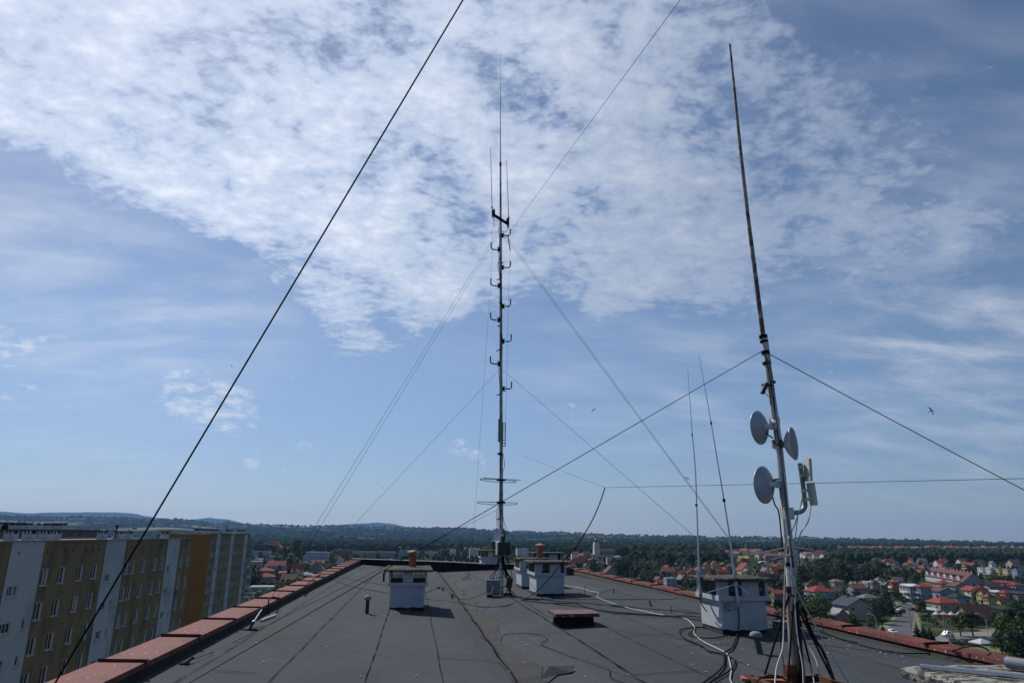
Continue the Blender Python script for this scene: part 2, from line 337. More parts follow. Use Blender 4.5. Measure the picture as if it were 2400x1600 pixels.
def coping(x0, x1, z0, z1, s):
    m = MB(); w_ = 2.16; zi, zo = z0, z1
    xi = x1 if s < 0 else x0; xo = x0 if s < 0 else x1
    # sheet surface with a drip fold on the roof side and a raised lap at its near end
    n = 1
    m.add([(xo, 0, zo), (xi, 0, zi), (xi, w_, zi), (xo, w_, zo)], [(0, 1, 2, 3)])
    m.add([(xi, 0, zi), (xi, w_, zi), (xi + s * -.015, w_, zi - .06), (xi + s * -.015, 0, zi - .06)], [(0, 1, 2, 3)])
    m.add([(xo, 0, zo), (xo, w_, zo), (xo + s * .015, w_, zo - .06), (xo + s * .015, 0, zo - .06)], [(0, 1, 2, 3)])
    b = MB(); d = .035
    for q in (m,):
        q.add([(xo, 0, zo - .004), (xi - s * .005, 0, zi - .004), (xi - s * .03, -.012, zi + d), (xo, -.012, zo + d), (xo, .05, zo + .004), (xi - s * .03, .05, zi + .004)], [(0, 1, 2, 3), (3, 2, 5, 4)])
    return m.mesh('coping_sheet', coping_m)
for nm, args in (('L', (XL0, XL1, .17, .185, -1)), ('R', (XR1, XR0, .115, .125, 1))):
    me = coping(*args); k0 = YB
    Y0 = 7.52 - 2.16 * 7 if nm == 'L' else 10.55 - 2.16 * 8
    for i in range(30):
        y = Y0 + 2.16 * i
        if y + 2.16 < YB or y > YF + .3: continue
        o = inst('coping_sheet', me, own, (-2.4, y - 20, 32 + random.uniform(-.004, .006)), random.uniform(-.002, .002))
        o.location.x += random.uniform(-.01, .01)
        if y < 0: o.location.z -= 0

def roofmat_litter():
    m = MB()
    for (x0, x1, y0, y1, n_) in ((1900, 2080, 1480, 1540, 46), (1600, 1760, 1450, 1560, 22), (900, 960, 1425, 1445, 14), (1180, 1240, 1500, 1580, 16), (600, 1150, 1450, 1590, 18), (1250, 1700, 1440, 1590, 22), (2090, 2330, 1520, 1555, 16)):
        for _ in range(n_):
            p = onroof(random.uniform(x0, x1), random.uniform(y0, y1), .016); s_ = random.uniform(.008, .022)
            if not (-3 < p.x < 7.8 and p.y < 44): continue
            a = random.uniform(0, 6); m.box(p, (s_ * random.uniform(.8, 2.2), s_, .008), a)
    o = m.build('litter', K('pale_crumb', (.5, .49, .46), None, 3), None); tag(o, None, None, None, 'stuff')
roofmat_litter()
# torn flap of felt over the drain in the valley
p = onroof(1272, 1583); t = thing('felt_flap', 'torn raised fold of roofing felt beside the valley gutter', 'roof flap', p)
A = [onroof(1264, 1592, .02), onroof(1288, 1559, .13), onroof(1345, 1558, .07), onroof(1340, 1574, .02), onroof(1306, 1580, .02), onroof(1284, 1598, .015)]
m = MB(); m.add(A, [(0, 1, 4, 5), (1, 2, 3, 4)]); B = [Vector((q.x, q.y, q.z - .02)) for q in A]
m.add(A[:3] + B[:3], [(0, 3, 4, 1), (1, 4, 5, 2)]); m.build('fold', bitumen, t)
m = MB(); A2 = [A[1] + Vector((0, -.02, -.02)), A[2] + Vector((0, -.02, -.02)), A[3] + Vector((0, .03, .01)), A[4] + Vector((0, .05, .01)), A[0]]
m.add([q + Vector((0, 0, -.0)) for q in A2], [(0, 1, 2, 3), (0, 3, 4)]); m.build('underside', bitumen_dark, t)

# ------------------------------------------------------------------ chimney stacks on our roof
def chimney(px, py, wd, dp, ht, label, group='white chimney stacks on the flat roof', flue=None, over=.16, style=0, front=True, name='chimney_stack', slabm=None, loc=None, rot=0., slab_t=.07):
    """px,py: photo pixel of the foot of the near face's middle"""
    if loc is None:
        p = onroof(px, py); loc = Vector((p.x, p.y + dp / 2, p.z - .02))
    t = thing(name, label, 'chimney', loc, rot, group)
    hs, hv = ht * .10, ht * .33; hb = ht - hs - hv - slab_t
    L = lambda mb, nm, mt: mb.build(nm, mt, t, local=True)
    m = MB(); m.prism([(-wd / 2 + .0, -.02), (-wd / 2 + .02, hs + .02), (wd / 2 - .02, hs + .02), (wd / 2, -.02)], -dp / 2 + .02, dp / 2 - .02, 'y'); L(m, 'skirt', bitumen_dark)
    m = MB()                                                  # plastered shaft with a ragged lower edge
    n = 9; poly = [(-wd / 2, hs + hb), (-wd / 2, hs)] + [(lerp(-wd / 2, wd / 2, i / n), hs - random.uniform(.0, .035)) for i in range(1, n)] + [(wd / 2, hs), (wd / 2, hs + hb)]
    m.prism(poly, -dp / 2, dp / 2, 'y'); L(m, 'shaft', plaster)
    m = MB(); cw = wd * .075; z = hs + hb
    m.box((0, 0, z + .03), (wd + cw * 2, dp + cw * 2, .085)); L(m, 'collar', plaster)
    zb = z + .073; zt = ht - slab_t; iw = wd * 1.13
    bars = lambda c, d: L(MB().box(c, d), 'pier', plaster)    # piers that carry the cap, openings between them
    for sx in (-1, 1):
        for sy in (-1, 1): bars((sx * (iw / 2 - .03), sy * (dp / 2 - .02), (zb + zt) / 2), (.05, .08, zt - zb))
    pw = iw * (.26 if style == 0 else .34); ox = 0 if style == 0 else iw * .16
    for sy in (-1, 1): bars((ox, sy * (dp / 2 - .07), (zb + zt) / 2), (pw, .14, zt - zb))
    if style == 1: bars((-iw / 2 + .15, -dp / 2 + .07, (zb + zt) / 2), (.18, .14, zt - zb))
    bars((ox, 0, (zb + zt) / 2), (.1, dp * .5, zt - zb))
    m = MB(); m.box((0, 0, zb + .01), (iw - .08, dp - .16, .02)); L(m, 'inner_floor', dark_in)
    g = .052                                                  # wire grilles over the openings
    for fy in (-dp / 2 + .012, dp / 2 - .012):
        for a, b in ((-iw / 2 + .06, ox - pw / 2), (ox + pw / 2, iw / 2 - .06)):
            k = max(3, int((b - a) / g)); m = MB()
            for i in range(1, k): m.box((lerp(a, b, i / k), fy, (zb + zt) / 2), (.010, .010, zt - zb - .02))
            for j in range(1, 6): m.box(((a + b) / 2, fy, lerp(zb, zt, j / 7)), (b - a, .009, .010))
            L(m, 'grille', mesh_m)
    for fx in (-iw / 2 + .012, iw / 2 - .012):
        k = max(4, int(dp / g / 1.3)); m = MB()
        for i in range(1, k): m.box((fx, lerp(-dp / 2 + .1, dp / 2 - .1, i / k), (zb + zt) / 2), (.010, .010, zt - zb - .02))
        for j in range(1, 6): m.box((fx, 0, lerp(zb, zt, j / 7)), (.009, dp - .2, .010))
        L(m, 'grille', mesh_m)
    m = MB(); W, D_ = wd / 2 + over, dp / 2 + over; n = 10; ring = []
    for i in range(n): ring.append((lerp(-W, W, i / n), -D_ + random.uniform(-.012, .012)))
    for i in range(n): ring.append((W + random.uniform(-.012, .012), lerp(-D_, D_, i / n)))
    for i in range(n): ring.append((lerp(W, -W, i / n), D_ + random.uniform(-.012, .012)))
    for i in range(n): ring.append((-W + random.uniform(-.012, .012), lerp(D_, -D_, i / n)))
    k = len(ring); vs = [(x * .985, y * .985, zt + random.uniform(0, .006)) for x, y in ring] + [(x, y, zt + slab_t * .7 + random.uniform(-.006, .004)) for x, y in ring] + [(x * .96, y * .96, ht + random.uniform(-.006, .006)) for x, y in ring]
    m.add(vs, [tuple(range(k))[::-1], tuple(range(2 * k, 3 * k))] + [(a * k + i, a * k + (i + 1) % k, (a + 1) * k + (i + 1) % k, (a + 1) * k + i) for a in (0, 1) for i in range(k)])
    cap = L(m, 'cap_slab', slabm or slab_m)
    if flue:
        fx, fy, fh, fr, fm = flue
        m = MB(); m.cyl((fx, fy, ht - .02), (fx, fy, ht + fh * .72), fr, n=12)
        m.cyl((fx, fy, ht + fh * .40), (fx, fy, ht + fh * .43), fr * 1.06, n=12)
        fl = L(m, 'flue_pipe', fm)
        m = MB()
        for a in (.6, 2.7, 4.8): m.box((fx + fr * .9 * math.cos(a), fy + fr * .9 * math.sin(a), ht + fh * .8), (.02, .02, fh * .22))
        m.lathe([(fr * 1.75, ht + fh * .86), (fr * 1.7, ht + fh * .875), (.01, ht + fh)], (fx, fy, 0), n=14)
        m.build('cowl', fm, fl, local=True)
    return t
fl_m = mat('orange_flue', (.36, .13, .06), (.2, .08, .045), 6, .7, .7, .1)
fl_d = mat('dark_flue', (.10, .065, .04), (.06, .04, .03), 6, .7)
c1 = chimney(953, 1429, .92, 2.0, 1.06, 'white chimney stack with an orange flue pipe, left of the roof valley', flue=(.10, .35, .47, .105, fl_m), over=.20)
c2 = chimney(1290, 1396, .93, 1.4, 1.10, 'white chimney stack under a mossy slab, nearest one right of the tall mast', style=1, over=.20)
c3 = chimney(1256, 1378, 1.10, 1.4, 1.10, 'white chimney stack with a rusty flue pipe, half hidden behind another stack', style=1, flue=(.30, .1, .55, .115, fl_m), over=.12)
c4 = chimney(1288, 1347, 1.15, 1.3, 1.12, 'farthest white stack behind the rusty flue pipe', style=1, over=.25)
c5 = chimney(1149, 1334, 1.15, 1.5, 1.22, 'distant white stack with a thin dark flue, left behind the tall mast', flue=(.28, .2, .65, .09, fl_d), over=.25)
c6 = chimney(1748, 1484, .93, 1.0, 1.04, 'large white chimney stack on the right carrying two whip antennas', style=1, over=.19, slab_t=.06)
# vent pipes with mushroom cowls, pipe stubs
ventpipe = mat('vent_pipe', (.035, .035, .036), None, 5, .7); ventcap = mat('vent_cap', (.24, .25, .26), (.15, .15, .16), 9, .7, .6, .2)
def vent(px, py, h, r, label, capm=ventcap, pipem=ventpipe, lean=0.):
    p = onroof(px, py); t = thing('vent_pipe', label, 'vent', p, 0, 'mushroom vents on the roof')
    m = MB(); m.tube([(0, 0, -.02), (-lean, 0, h * .86)], r, 12); m.build('pipe', pipem, t, local=True)
    m = MB(); m.lathe([(r * 1.9, h * .76), (r * 2.0, h * .8), (r * 1.75, h * .92), (r * 1.1, h * .985), (.004, h)], (-lean, 0, 0), n=16); m.build('cowl', capm, t, True, True)
    return t
vent(860, 1437, .42, .045, 'black vent pipe with a pale mushroom cowl, beside the orange flue stack')
vent(899, 1362, .40, .045, 'vent pipe with pale cowl standing just behind the orange flue stack')
vent(918, 1322, .40, .05, 'small far vent with pale cowl near the end parapet')
vent(1782, 1531, .34, .052, 'grey mushroom vent in front of the antenna carrying stack', capm=mat('grey_cowl', (.21, .22, .23), None, 8, .8), pipem=mat('grey_vent_pipe', (.07, .07, .072), (.14, .14, .14), 3, .8), lean=.05)
def stub(px, py, px2, py2, r, label, name='pipe_stub', cat='pipe', m_=ventpipe):
    p = onroof(px, py); q = ony(px2, py2, p.y); m = MB(); m.tube([p + Vector((0, 0, -.02)), q], r, 8); m.lathe([(r * 2.2, 0), (r * 1.4, .03)], p, n=10)
    return solo(m, name, m_, label, cat, p, 'short stubs on the roof')
stub(1038, 1384, 1038, 1376, .03, 'short black pipe stub near the valley, farther of two')
stub(1059, 1401, 1059.5, 1391, .032, 'short black pipe stub at the valley edge, nearer of two')
stub(1030, 1379, 1026, 1375, .05, 'small black cable box lying beside the pipe stub', 'cable_box', 'box')
stub(1526, 1419, 1522, 1406, .022, 'leaning black stub standing beside the white cable')
stub(1437, 1388, 1439, 1378, .018, 'small rusty bracket on the right half of the roof', 'roof_bracket', 'bracket', rust)
stub(1572, 1434, 1574, 1421, .010, 'thin dark rod on a small foot, right half of roof', 'roof_rod', 'rod', rust)
stub(1796, 1474, 1793, 1457, .02, 'dark pipe leaning at the right foot of the antenna stack')
p = onroof(1097, 1356); t = thing('roof_bracket', 'small twisted steel bracket left of the tall mast', 'bracket', p)
m = MB(); m.tube([p, ony(1098, 1340, p.y)], .016, 6); m.tube([p + Vector((-.22, 0, 0)), ony(1098, 1348, p.y)], .012, 6); m.box(p + Vector((-.08, 0, .012)), (.5, .1, .02)); m.build('stand', rust, t)
# roof hatch
p = onroof(1352, 1468); hp = Vector((p.x, p.y + .34, p.z)); t = thing('roof_hatch', 'low roof hatch with a rusty red lid on a black kerb', 'roof hatch', hp)
m = MB(); hw, hd, hh = .37, .34, .21
vs = [(sx * (hw + o_) + (0), sy * (hd + o_), z) for z, o_ in ((-.03, .03), (hh, 0)) for sx, sy in ((-1, -1), (1, -1), (1, 1), (-1, 1))]
m.add(vs, [(0, 1, 5, 4), (1, 2, 6, 5), (2, 3, 7, 6), (3, 0, 4, 7), (4, 5, 6, 7)]); m.build('kerb', tar, t, local=True)
m = MB(); vs = [(sx * (hw + .12), sy * (hd + .1), hh + z + (0 if abs(z) < .001 else random.uniform(-.006, .01))) for z in (.0, .065) for sx, sy in ((-1, -1), (1, -1), (1, 1), (-1, 1))]
m.add(vs, [(0, 3, 2, 1), (4, 5, 6, 7), (0, 1, 5, 4), (1, 2, 6, 5), (2, 3, 7, 6), (3, 0, 4, 7)]); m.build('lid', mat('rusty_lid', (.125, .052, .042), (.075, .033, .027), 5, .6, .9, .2, speck=((.34, .24, .2), 11, .62)), t, local=True)

# ------------------------------------------------------------------ tall lattice of antennas: the central mast
mb_ = onroof(1176, 1396); YM = mb_.y
P_ = lambda x, y, dy=0.: ony(x, y, YM + dy)
mast = thing('antenna_mast', 'tall slim antenna mast with hooked dipole arms standing on a rusty beam', 'antenna mast', mb_)
axis = [(1175, 1396), (1175, 1240), (1174.6, 1050), (1174, 800), (1173.4, 560), (1173, 384)]
m = MB(); m.tube([P_(*q) for q in axis], [.075, .072, .062, .056, .05, .034], 10); m.build('pole', mastgrey, mast)
m = MB(); m.tube([P_(1173, 390), P_(1172.4, 230), P_(1172, 122)], [.022, .015, .008], 6); m.build('whip', teal, mast)
m = MB(); m.cyl(P_(1173, 389), P_(1173, 381), .045); m.build('whip_clamp', blackm, mast)
def feeder(nm, pts, r, mt, par, dy=-.09):
    m = MB(); m.tube(smooth_path([P_(*q, dy) if len(q) == 2 else P_(q[0], q[1], q[2]) for q in pts], 4), r, 5); return m.build(nm, mt, par)
for pts in ([(1171, 532), (1168, 540), (1171, 560), (1169, 590), (1170, 630), (1174, 660), (1176, 720), (1174, 760), (1178, 800), (1173, 850), (1176, 900), (1172, 960), (1176, 1050), (1172, 1130), (1173, 1240)],
            [(1172, 600), (1167, 625), (1172, 655), (1175, 700), (1176, 770), (1172, 840), (1169, 870), (1173, 920), (1176, 1000), (1172, 1110), (1170, 1180), (1168, 1225), (1171, 1240)],
            [(1178, 1060), (1182, 1080), (1182, 1095), (1178, 1108), (1176, 1160), (1171, 1200), (1173, 1225)],
            [(1175, 1180), (1166, 1190), (1164, 1205), (1166, 1240), (1169, 1262)]): feeder('feeder_cable', pts, .010, blackm, mast, -.05)
for side, pts in ((1, [(1175, 552), (1190, 552), (1196, 545), (1196, 537)]), (-1, [(1172, 585), (1158, 585), (1151, 577), (1151, 568)]), (1, [(1175, 627), (1190, 627), (1196.5, 619), (1196.5, 612)]), (-1, [(1172, 670), (1157, 669.5), (1150.5, 661), (1150.5, 653)]),
                  (1, [(1176, 718), (1189, 718), (1196.5, 710.5), (1196.5, 700.5)]), (-1, [(1172, 750), (1158, 749.5), (1150, 741), (1150, 732)]), (1, [(1176, 800), (1191, 800), (1198, 792.5), (1198, 783)]), (-1, [(1172, 852.5), (1158, 852.5), (1149.5, 844.5), (1149.5, 835)]), (1, [(1177, 911), (1192, 911), (1199, 903.5), (1199, 894)])):
    a, b, c, d = [P_(*q) for q in pts]; cv = [a, b]
    b2, c2_ = b, c; corner = Vector((c.x, b.y, b.z))
    for k in range(1, 6): t_ = k / 6; cv.append((b * (1 - t_) ** 2 + corner * 2 * t_ * (1 - t_) + c * t_ * t_))
    m = MB(); m.tube(cv + [c, d], .025, 8); arm = m.build('hook_arm', teal, mast)
    m = MB(); e = a + Vector((side * .05, -.02, 0)); m.box(e, (.07, .12, .10)); m.box(e + Vector((0, 0, .08)), (.14, .04, .02)); m.box(e - Vector((0, 0, .08)), (.14, .04, .02)); m.build('clamp', blackm, arm)
for a, b in (((1165, 656), (1177, 649)), ((1170, 709), (1180, 714)), ((1166, 763), (1171, 765)), ((1164, 822), (1178, 816)), ((1164.5, 926), (1178, 920)), ((1175, 618), (1179, 615)), ((1165, 1217), (1178, 1211))):
    m = MB(); m.beam(P_(*a, -.2), P_(*b, .1), .032, .032); m.build('step_bolt', blackm, mast)
m = MB(); m.beam(P_(1154, 501.5, -.05), P_(1192, 526, -.05), .07, .095); xb = m.build('crossbar', blackm, mast)
for a in ((1157.5, 493), (1189.5, 514)):
    q = P_(*a, -.12); m = MB(); m.lathe([(.02, .06), (.05, .0), (.05, -.14), (.025, -.16), (.025, -.34), (.012, -.36)], q, n=10); m.build('insulator', blackm, xb)
for pts in ([(1153.6, 510), (1153.2, 486), (1149.5, 345)], [(1192.6, 532), (1192.2, 510), (1187, 375)]):
    m = MB(); q = [P_(*s_, -.05) for s_ in pts]; m.tube(q[:2], .022, 6); m.tube(q[1:], [.016, .010], 6); m.lathe([(.035, -.03), (.035, .03)], q[1], n=8); m.build('whip', mastgrey, mast)
feeder('jumper_cable', [(1157, 513), (1160, 517), (1166, 517), (1171, 513)], .010, blackm, mast); feeder('jumper_cable', [(1192, 532), (1189, 540), (1182, 543.5), (1176, 541)], .011, blackm, mast)
feeder('jumper_cable', [(1157, 514), (1158.5, 531)], .012, blackm, mast); feeder('jumper_cable', [(1190, 552), (1192, 562), (1194, 575), (1196, 588)], .020, blackm, mast)
# panels half way up
m = MB(); a, b = P_(1168, 981, -.2), P_(1177, 1035, -.2); cx, cz = (a.x + b.x) / 2, (a.z + b.z) / 2; wd, hh = b.x - a.x, a.z - b.z
for i in range(3): m.box((a.x + wd * (i + .5) / 3, a.y, cz), (wd / 3 - .012, .08, hh))
m.box((cx, a.y + .05, cz), (wd, .05, hh * .98)); pn = m.build('panel_antenna', mat('panel_grey', (.24, .25, .25), None, 3, .5, .3), mast)
m = MB(); a2, b2 = P_(1178.5, 990, -.02), P_(1184, 1045, -.02)
m.box((a2.x, a2.y, (a2.z + b2.z) / 2), (.025, .05, a2.z - b2.z)); m.box((b2.x, a2.y, (a2.z + b2.z) / 2), (.025, .05, a2.z - b2.z))
for i in range(9): m.box(((a2.x + b2.x) / 2, a2.y, lerp(b2.z, a2.z, i / 8)), (b2.x - a2.x, .03, .022))
m.build('grid_antenna', teal, mast)
for q in ((1173, 985), (1173, 1030), (1171, 1063)): m = MB(); m.box(P_(*q, -.08), (.13, .2, .06)); m.build('clamp', blackm, mast)
# folded dipoles
def dipole(rod, loop):
    m = MB(); d = -.12
    if rod: m.tube([P_(*q, d - .05) for q in rod], .012, 6)
    m.tube(smooth_path([P_(x, y, d) for x, y in loop], 4), .013, 6); o = m.build('folded_dipole', mastgrey, mast)
    m = MB(); q = P_(1174, loop[0][1], -.1); m.box(q, (.3, .1, .07)); m.build('clamp', blackm, o)
dipole([(1132, 1119.5), (1221, 1124.5)], [(1172, 1124), (1130, 1121.5), (1126, 1122.5), (1128, 1124.5), (1168, 1129.5), (1205, 1130), (1208.5, 1128), (1206, 1126.3), (1172, 1124)])
dipole(None, [(1172, 1177), (1124, 1175), (1120.5, 1177), (1123, 1179), (1166, 1182.5), (1208, 1181.5), (1211.5, 1179), (1208, 1177.5), (1172, 1177)])
# dishes, junction boxes and the clutter at the foot
def dish(par, back, axis, r, depth, mt, hub=None, hub_len=.14, nm='dish', rim=.012, hub_m=None):
    """back: vertex point of the reflector, axis: the way it looks"""
    ax = Vector(axis).normalized(); n = 9
    prof = [(r * i / n, depth * (i / n) ** 2) for i in range(n + 1)] + [(r, depth + rim)]
    inner = [(r * .97 * i / n, depth * (i / n) ** 2 + rim + .004) for i in range(n, -1, -1)] if depth > .001 else []
    m = MB(); m.lathe(prof + inner, back, ax, 36); d = m.build(nm, mt, par, True)
    if hub_len: m = MB(); m.lathe([(.04, -hub_len), (.04, -.01), (.05, .0), (.05, .014)], back, ax, 14); m.build('hub', hub_m or whiteplast, d)
    return d
q = P_(1172, 1254, -.22); dish(mast, q, (-.93, -.35, 0), .26, .10, whiteplast)
q = P_(1176, 1254, -.05); dish(mast, q, (.98, .15, 0), .22, .06, teal)
m = MB(); a, b = P_(1163.5, 1270, -.25), P_(1193, 1300, -.25)
m.box(((a.x + b.x) / 2 + .03, a.y, (a.z + b.z) / 2), (b.x - a.x, .22, a.z - b.z)); jb = m.build('junction_box', boxgreen, mast)
m = MB(); m.box((a.x + .02, a.y - .005, (a.z + b.z) / 2), (.05, .235, (a.z - b.z) * .98)); m.build('hinge_side', creamplast, jb)
m = MB(); m.beam(P_(1145, 1398, -.25), P_(1206, 1399, -.25), .22, .10); m.beam(P_(1150, 1393, .1), P_(1200, 1393, .1), .16, .12); m.build('foot_beam', mat('dark_rust', (.05, .03, .02), None, 6, .85), mast)
m = MB(); m.box(P_(1147, 1396, -.3), (.18, .12, .13)); m.build('rubble_bag', boxgreen, mast)
m = MB(); m.tube([P_(1135.3, 1389, -.45), P_(1139, 1357.5, -.45), P_(1170, 1361, -.2)], .022, 8); m.tube([P_(1151, 1392, -.45), P_(1168, 1330, -.1)], .020, 8); m.build('bracket_frame', frame_w, mast)
m = MB(); a, b = P_(1140, 1359, -.35), P_(1172, 1390, -.35); m.box(((a.x + b.x) / 2, a.y, (a.z + b.z) / 2), (b.x - a.x, .03, a.z - b.z)); m.build('backing_board', mat('grey_board', (.17, .20, .21), None, 3, .7), mast)
m = MB(); a, b = P_(1187, 1353, -.1), P_(1200, 1377, -.1); m.box(((a.x + b.x) / 2, a.y, (a.z + b.z) / 2), (b.x - a.x, .2, a.z - b.z), m=Matrix.Rotation(.16, 3, 'Y')); m.build('amplifier_box', boxgreen, mast)
for pts, r in (([(1171, 1302), (1166, 1325), (1158, 1340), (1150, 1351), (1153, 1355), (1164, 1354), (1178, 1350)], .014), ([(1178, 1302), (1184, 1330), (1190, 1345), (1196, 1353)], .03), ([(1182, 1302), (1178, 1335), (1185, 1352), (1190, 1358)], .018),
               ([(1169, 1305), (1162, 1338), (1156, 1358), (1160, 1372), (1172, 1376), (1184, 1373), (1192, 1362)], .012), ([(1187, 1300), (1196, 1330), (1200, 1345), (1198, 1355)], .012), ([(1190, 1378), (1200, 1392), (1213, 1401), (1224, 1405, -1.2)], .016), ([(1193, 1377), (1207, 1393), (1222, 1404, -1.2)], .016),
               ([(1168, 1320), (1164, 1342), (1156, 1366), (1159, 1378), (1163, 1384)], .014), ([(1175, 1305), (1179, 1325), (1186, 1345), (1188, 1352)], .03), ([(1172, 1310), (1167, 1330), (1176, 1332), (1188, 1333)], .012), ([(1190, 1377), (1187, 1390), (1186, 1395)], .02), ([(1194, 1377), (1195, 1392)], .03)):
    feeder('cable_loop', pts, r, blackm, mast, -.15)

# ------------------------------------------------------------------ leaning pole with dishes on the right
pb = onroof(1871, 1599); YP = pb.y
Q_ = lambda x, y, dy=0.: ony(x, y, YP + dy)
pole = thing('antenna_pole', 'leaning painted pole with three white dishes and a long bare top section', 'antenna pole', pb)
m = MB(); m.tube([Q_(1871, 1598), Q_(1863, 1500), Q_(1857, 1420), Q_(1853, 1372)], [.098, .088, .078, .07], 12); m.build('timber_base', wood, pole)
m = MB(); m.tube([Q_(1858, 1430, -.02), Q_(1850, 1310), Q_(1841, 1200), Q_(1824, 1030), Q_(1806, 905), Q_(1793, 800), Q_(1788, 785)], [.06, .06, .058, .054, .052, .050, .05], 12); m.build('lower_tube', polepaint, pole)
m = MB(); m.tube([Q_(1789, 790), Q_(1771, 650), Q_(1752, 500), Q_(1734, 340), Q_(1722, 220), Q_(1710.5, 104)], [.036, .034, .03, .027, .022, .018], 10); m.build('upper_tube', mat('rusted_top_tube', (.34, .32, .30), (.10, .07, .055), 8, .75, .8, .2, .1), pole)
m = MB(); m.tube([Q_(1819, 1010, -.08), Q_(1833, 1110, -.09), Q_(1846, 1215, -.09), Q_(1857, 1300, -.09), Q_(1861, 1392, -.07)], .036, 10); m.build('conduit', galv, pole)
for x, y, h in ((1789, 789, .05), (1790.5, 800, .03), (1794, 826, .05), (1797, 851, .04), (1808, 896, .03), (1852, 1320, .05), (1856, 1385, .14)):
    q = Q_(x, y); m = MB(); m.lathe([(.062 if y < 1300 else .085, -h / 2), (.064 if y < 1300 else .088, h / 2)], q, (-.1, 0, 1), 12); m.build('pole_band', blackm if y < 1380 else rust, pole)
for pts, r, mt in (([(1799, 840), (1812, 900), (1815, 945), (1822, 1010), (1832, 1080), (1842, 1180), (1855, 1290), (1861, 1330)], .010, teal), ([(1793, 825), (1806, 895), (1822, 1005), (1838, 1130), (1850, 1240), (1858, 1330)], .008, blackm), ([(1795, 1013), (1802, 1020), (1812, 1026)], .010, blackm),
                   ([(1811, 1164), (1816, 1182), (1826, 1204), (1834, 1290)], .010, blackm), ([(1790, 912), (1795, 922), (1802, 929)], .006, blackm), ([(1880, 1164), (1872, 1200), (1858, 1240), (1847, 1262)], .007, whitecable), ([(1882, 1166), (1870, 1210), (1864, 1262)], .007, whitecable), ([(1901, 1185), (1894, 1222), (1876, 1250), (1872, 1280), (1862, 1330)], .008, whitecable),
                   ([(1846, 1270), (1840, 1330), (1838, 1400), (1836, 1480)], .008, whitecable)):
    m = MB(); m.tube(smooth_path([Q_(x, y, -.12) for x, y in pts], 4), r, 6); m.build('cable', mt, pole)
# gadget with a tilted bracket
q = Q_(1798, 902, -.06); m = MB(); m.box(q, (.16, .05, .025)); m.box(q + Vector((-.07, -.04, -.06)), (.05, .05, .18), m=Matrix.Rotation(.5, 3, 'Y')); m.build('small_bracket', boxgreen, pole)
def to_left(ang): # looks left and away from the camera
    v = Vector((ray(1780, 1050).x, ray(1780, 1050).y, 0)).normalized(); l = Vector((-v.y, v.x, 0)); return v * math.cos(R(ang)) + l * math.sin(R(ang))
def mounted(px, py, axis, r, depth, hubx, huby, mt=whiteplast, nm='dish', hub_m=None, hl=.10):
    back = Q_(px, py, -.14)
    d = dish(pole, back, axis, r, depth, mt, hub_len=hl, nm=nm, hub_m=hub_m)
    a = back - Vector(axis).normalized() * .10; b = Q_(hubx, huby, -.03)
    m = MB(); m.beam(a, b, .07, .10); m.box(b, (.10, .13, .12)); m.build('mount', hub_m or galv, d); return d
mounted(1796, 1000, to_left(62) + Vector((0, 0, .02)), .245, .105, 1815, 988, mat('radome_blue', (.33, .365, .43), None, 2, .38, .2, spec=.6))
mounted(1808, 1135, to_left(60) + Vector((0, 0, .02)), .262, .11, 1827, 1131, MT.get('r2') or mat('radome_blue_b', (.32, .355, .42), None, 2, .38, .2, spec=.6))
ax = (-to_left(75)); ax.z = .02
mounted(1838, 1041, ax, .235, .12, 1822, 1040, creamplast, hub_m=mat('rusty_mount', (.13, .11, .10), (.06, .04, .03), 12), hl=.10)
m = MB(); bk = Q_(1838, 1041, -.14); m.lathe([(.226, .118), (.226, .123), (.001, .124)], bk, ax, 36); m.build('dish_face', mat('dish_front', (.20, .21, .215), (.15, .155, .16), 2, .5, .3), pole)
# bent arm with two sector panels
m = MB(); arc = [Q_(1843, 1203), Q_(1866, 1200.5), Q_(1877, 1198), Q_(1884, 1192), Q_(1887, 1184), Q_(1886, 1172), Q_(1881, 1130), Q_(1874.5, 1085)]
m.tube(smooth_path(arc, 5), .034, 10); arm = m.build('bent_arm', mat('zinc_arm', (.19, .24, .25), (.13, .17, .18), 7, .5, .6, metal=.4), pole)
m = MB(); m.box(Q_(1845, 1203, -.03), (.12, .16, .16)); m.build('clamp', galv, arm)
def sector(x0, x1, y0, y1, lean, nm='sector_panel'):
    a, b = Q_((x0 + x1) / 2 - lean, y0, -.08), Q_((x0 + x1) / 2 + lean, y1, -.08); m = MB(); wd = (x1 - x0) / F * 9.9
    m.beam(a, b, .15, wd * .62, up=(1, 0, 0)); o = m.build(nm, creamplast, arm)
    for t_ in (.3, .7): m = MB(); p = a.lerp(b, t_); m.beam(p + Vector((-.02, .05, 0)), p + Vector((-.09, .06, -.02)), .035, .04); m.build('bracket', galv if y0 < 1100 else whiteplast, o)
sector(1888, 1899, 1075, 1127, 1.5); sector(1897, 1909, 1131, 1184, 4)
# radials of the little ground-plane aerial
m = MB()
for a, b in (((1849, 1281), (1753, 1301)), ((1850, 1280), (1905, 1288)), ((1848, 1300), (1807, 1311)), ((1849, 1300), (1870, 1314))): m.tube([Q_(*a, -.1), Q_(*b, -.5 if b[0] < 1830 else .3)], .009, 6)
m.build('radial_rod', alum, pole)
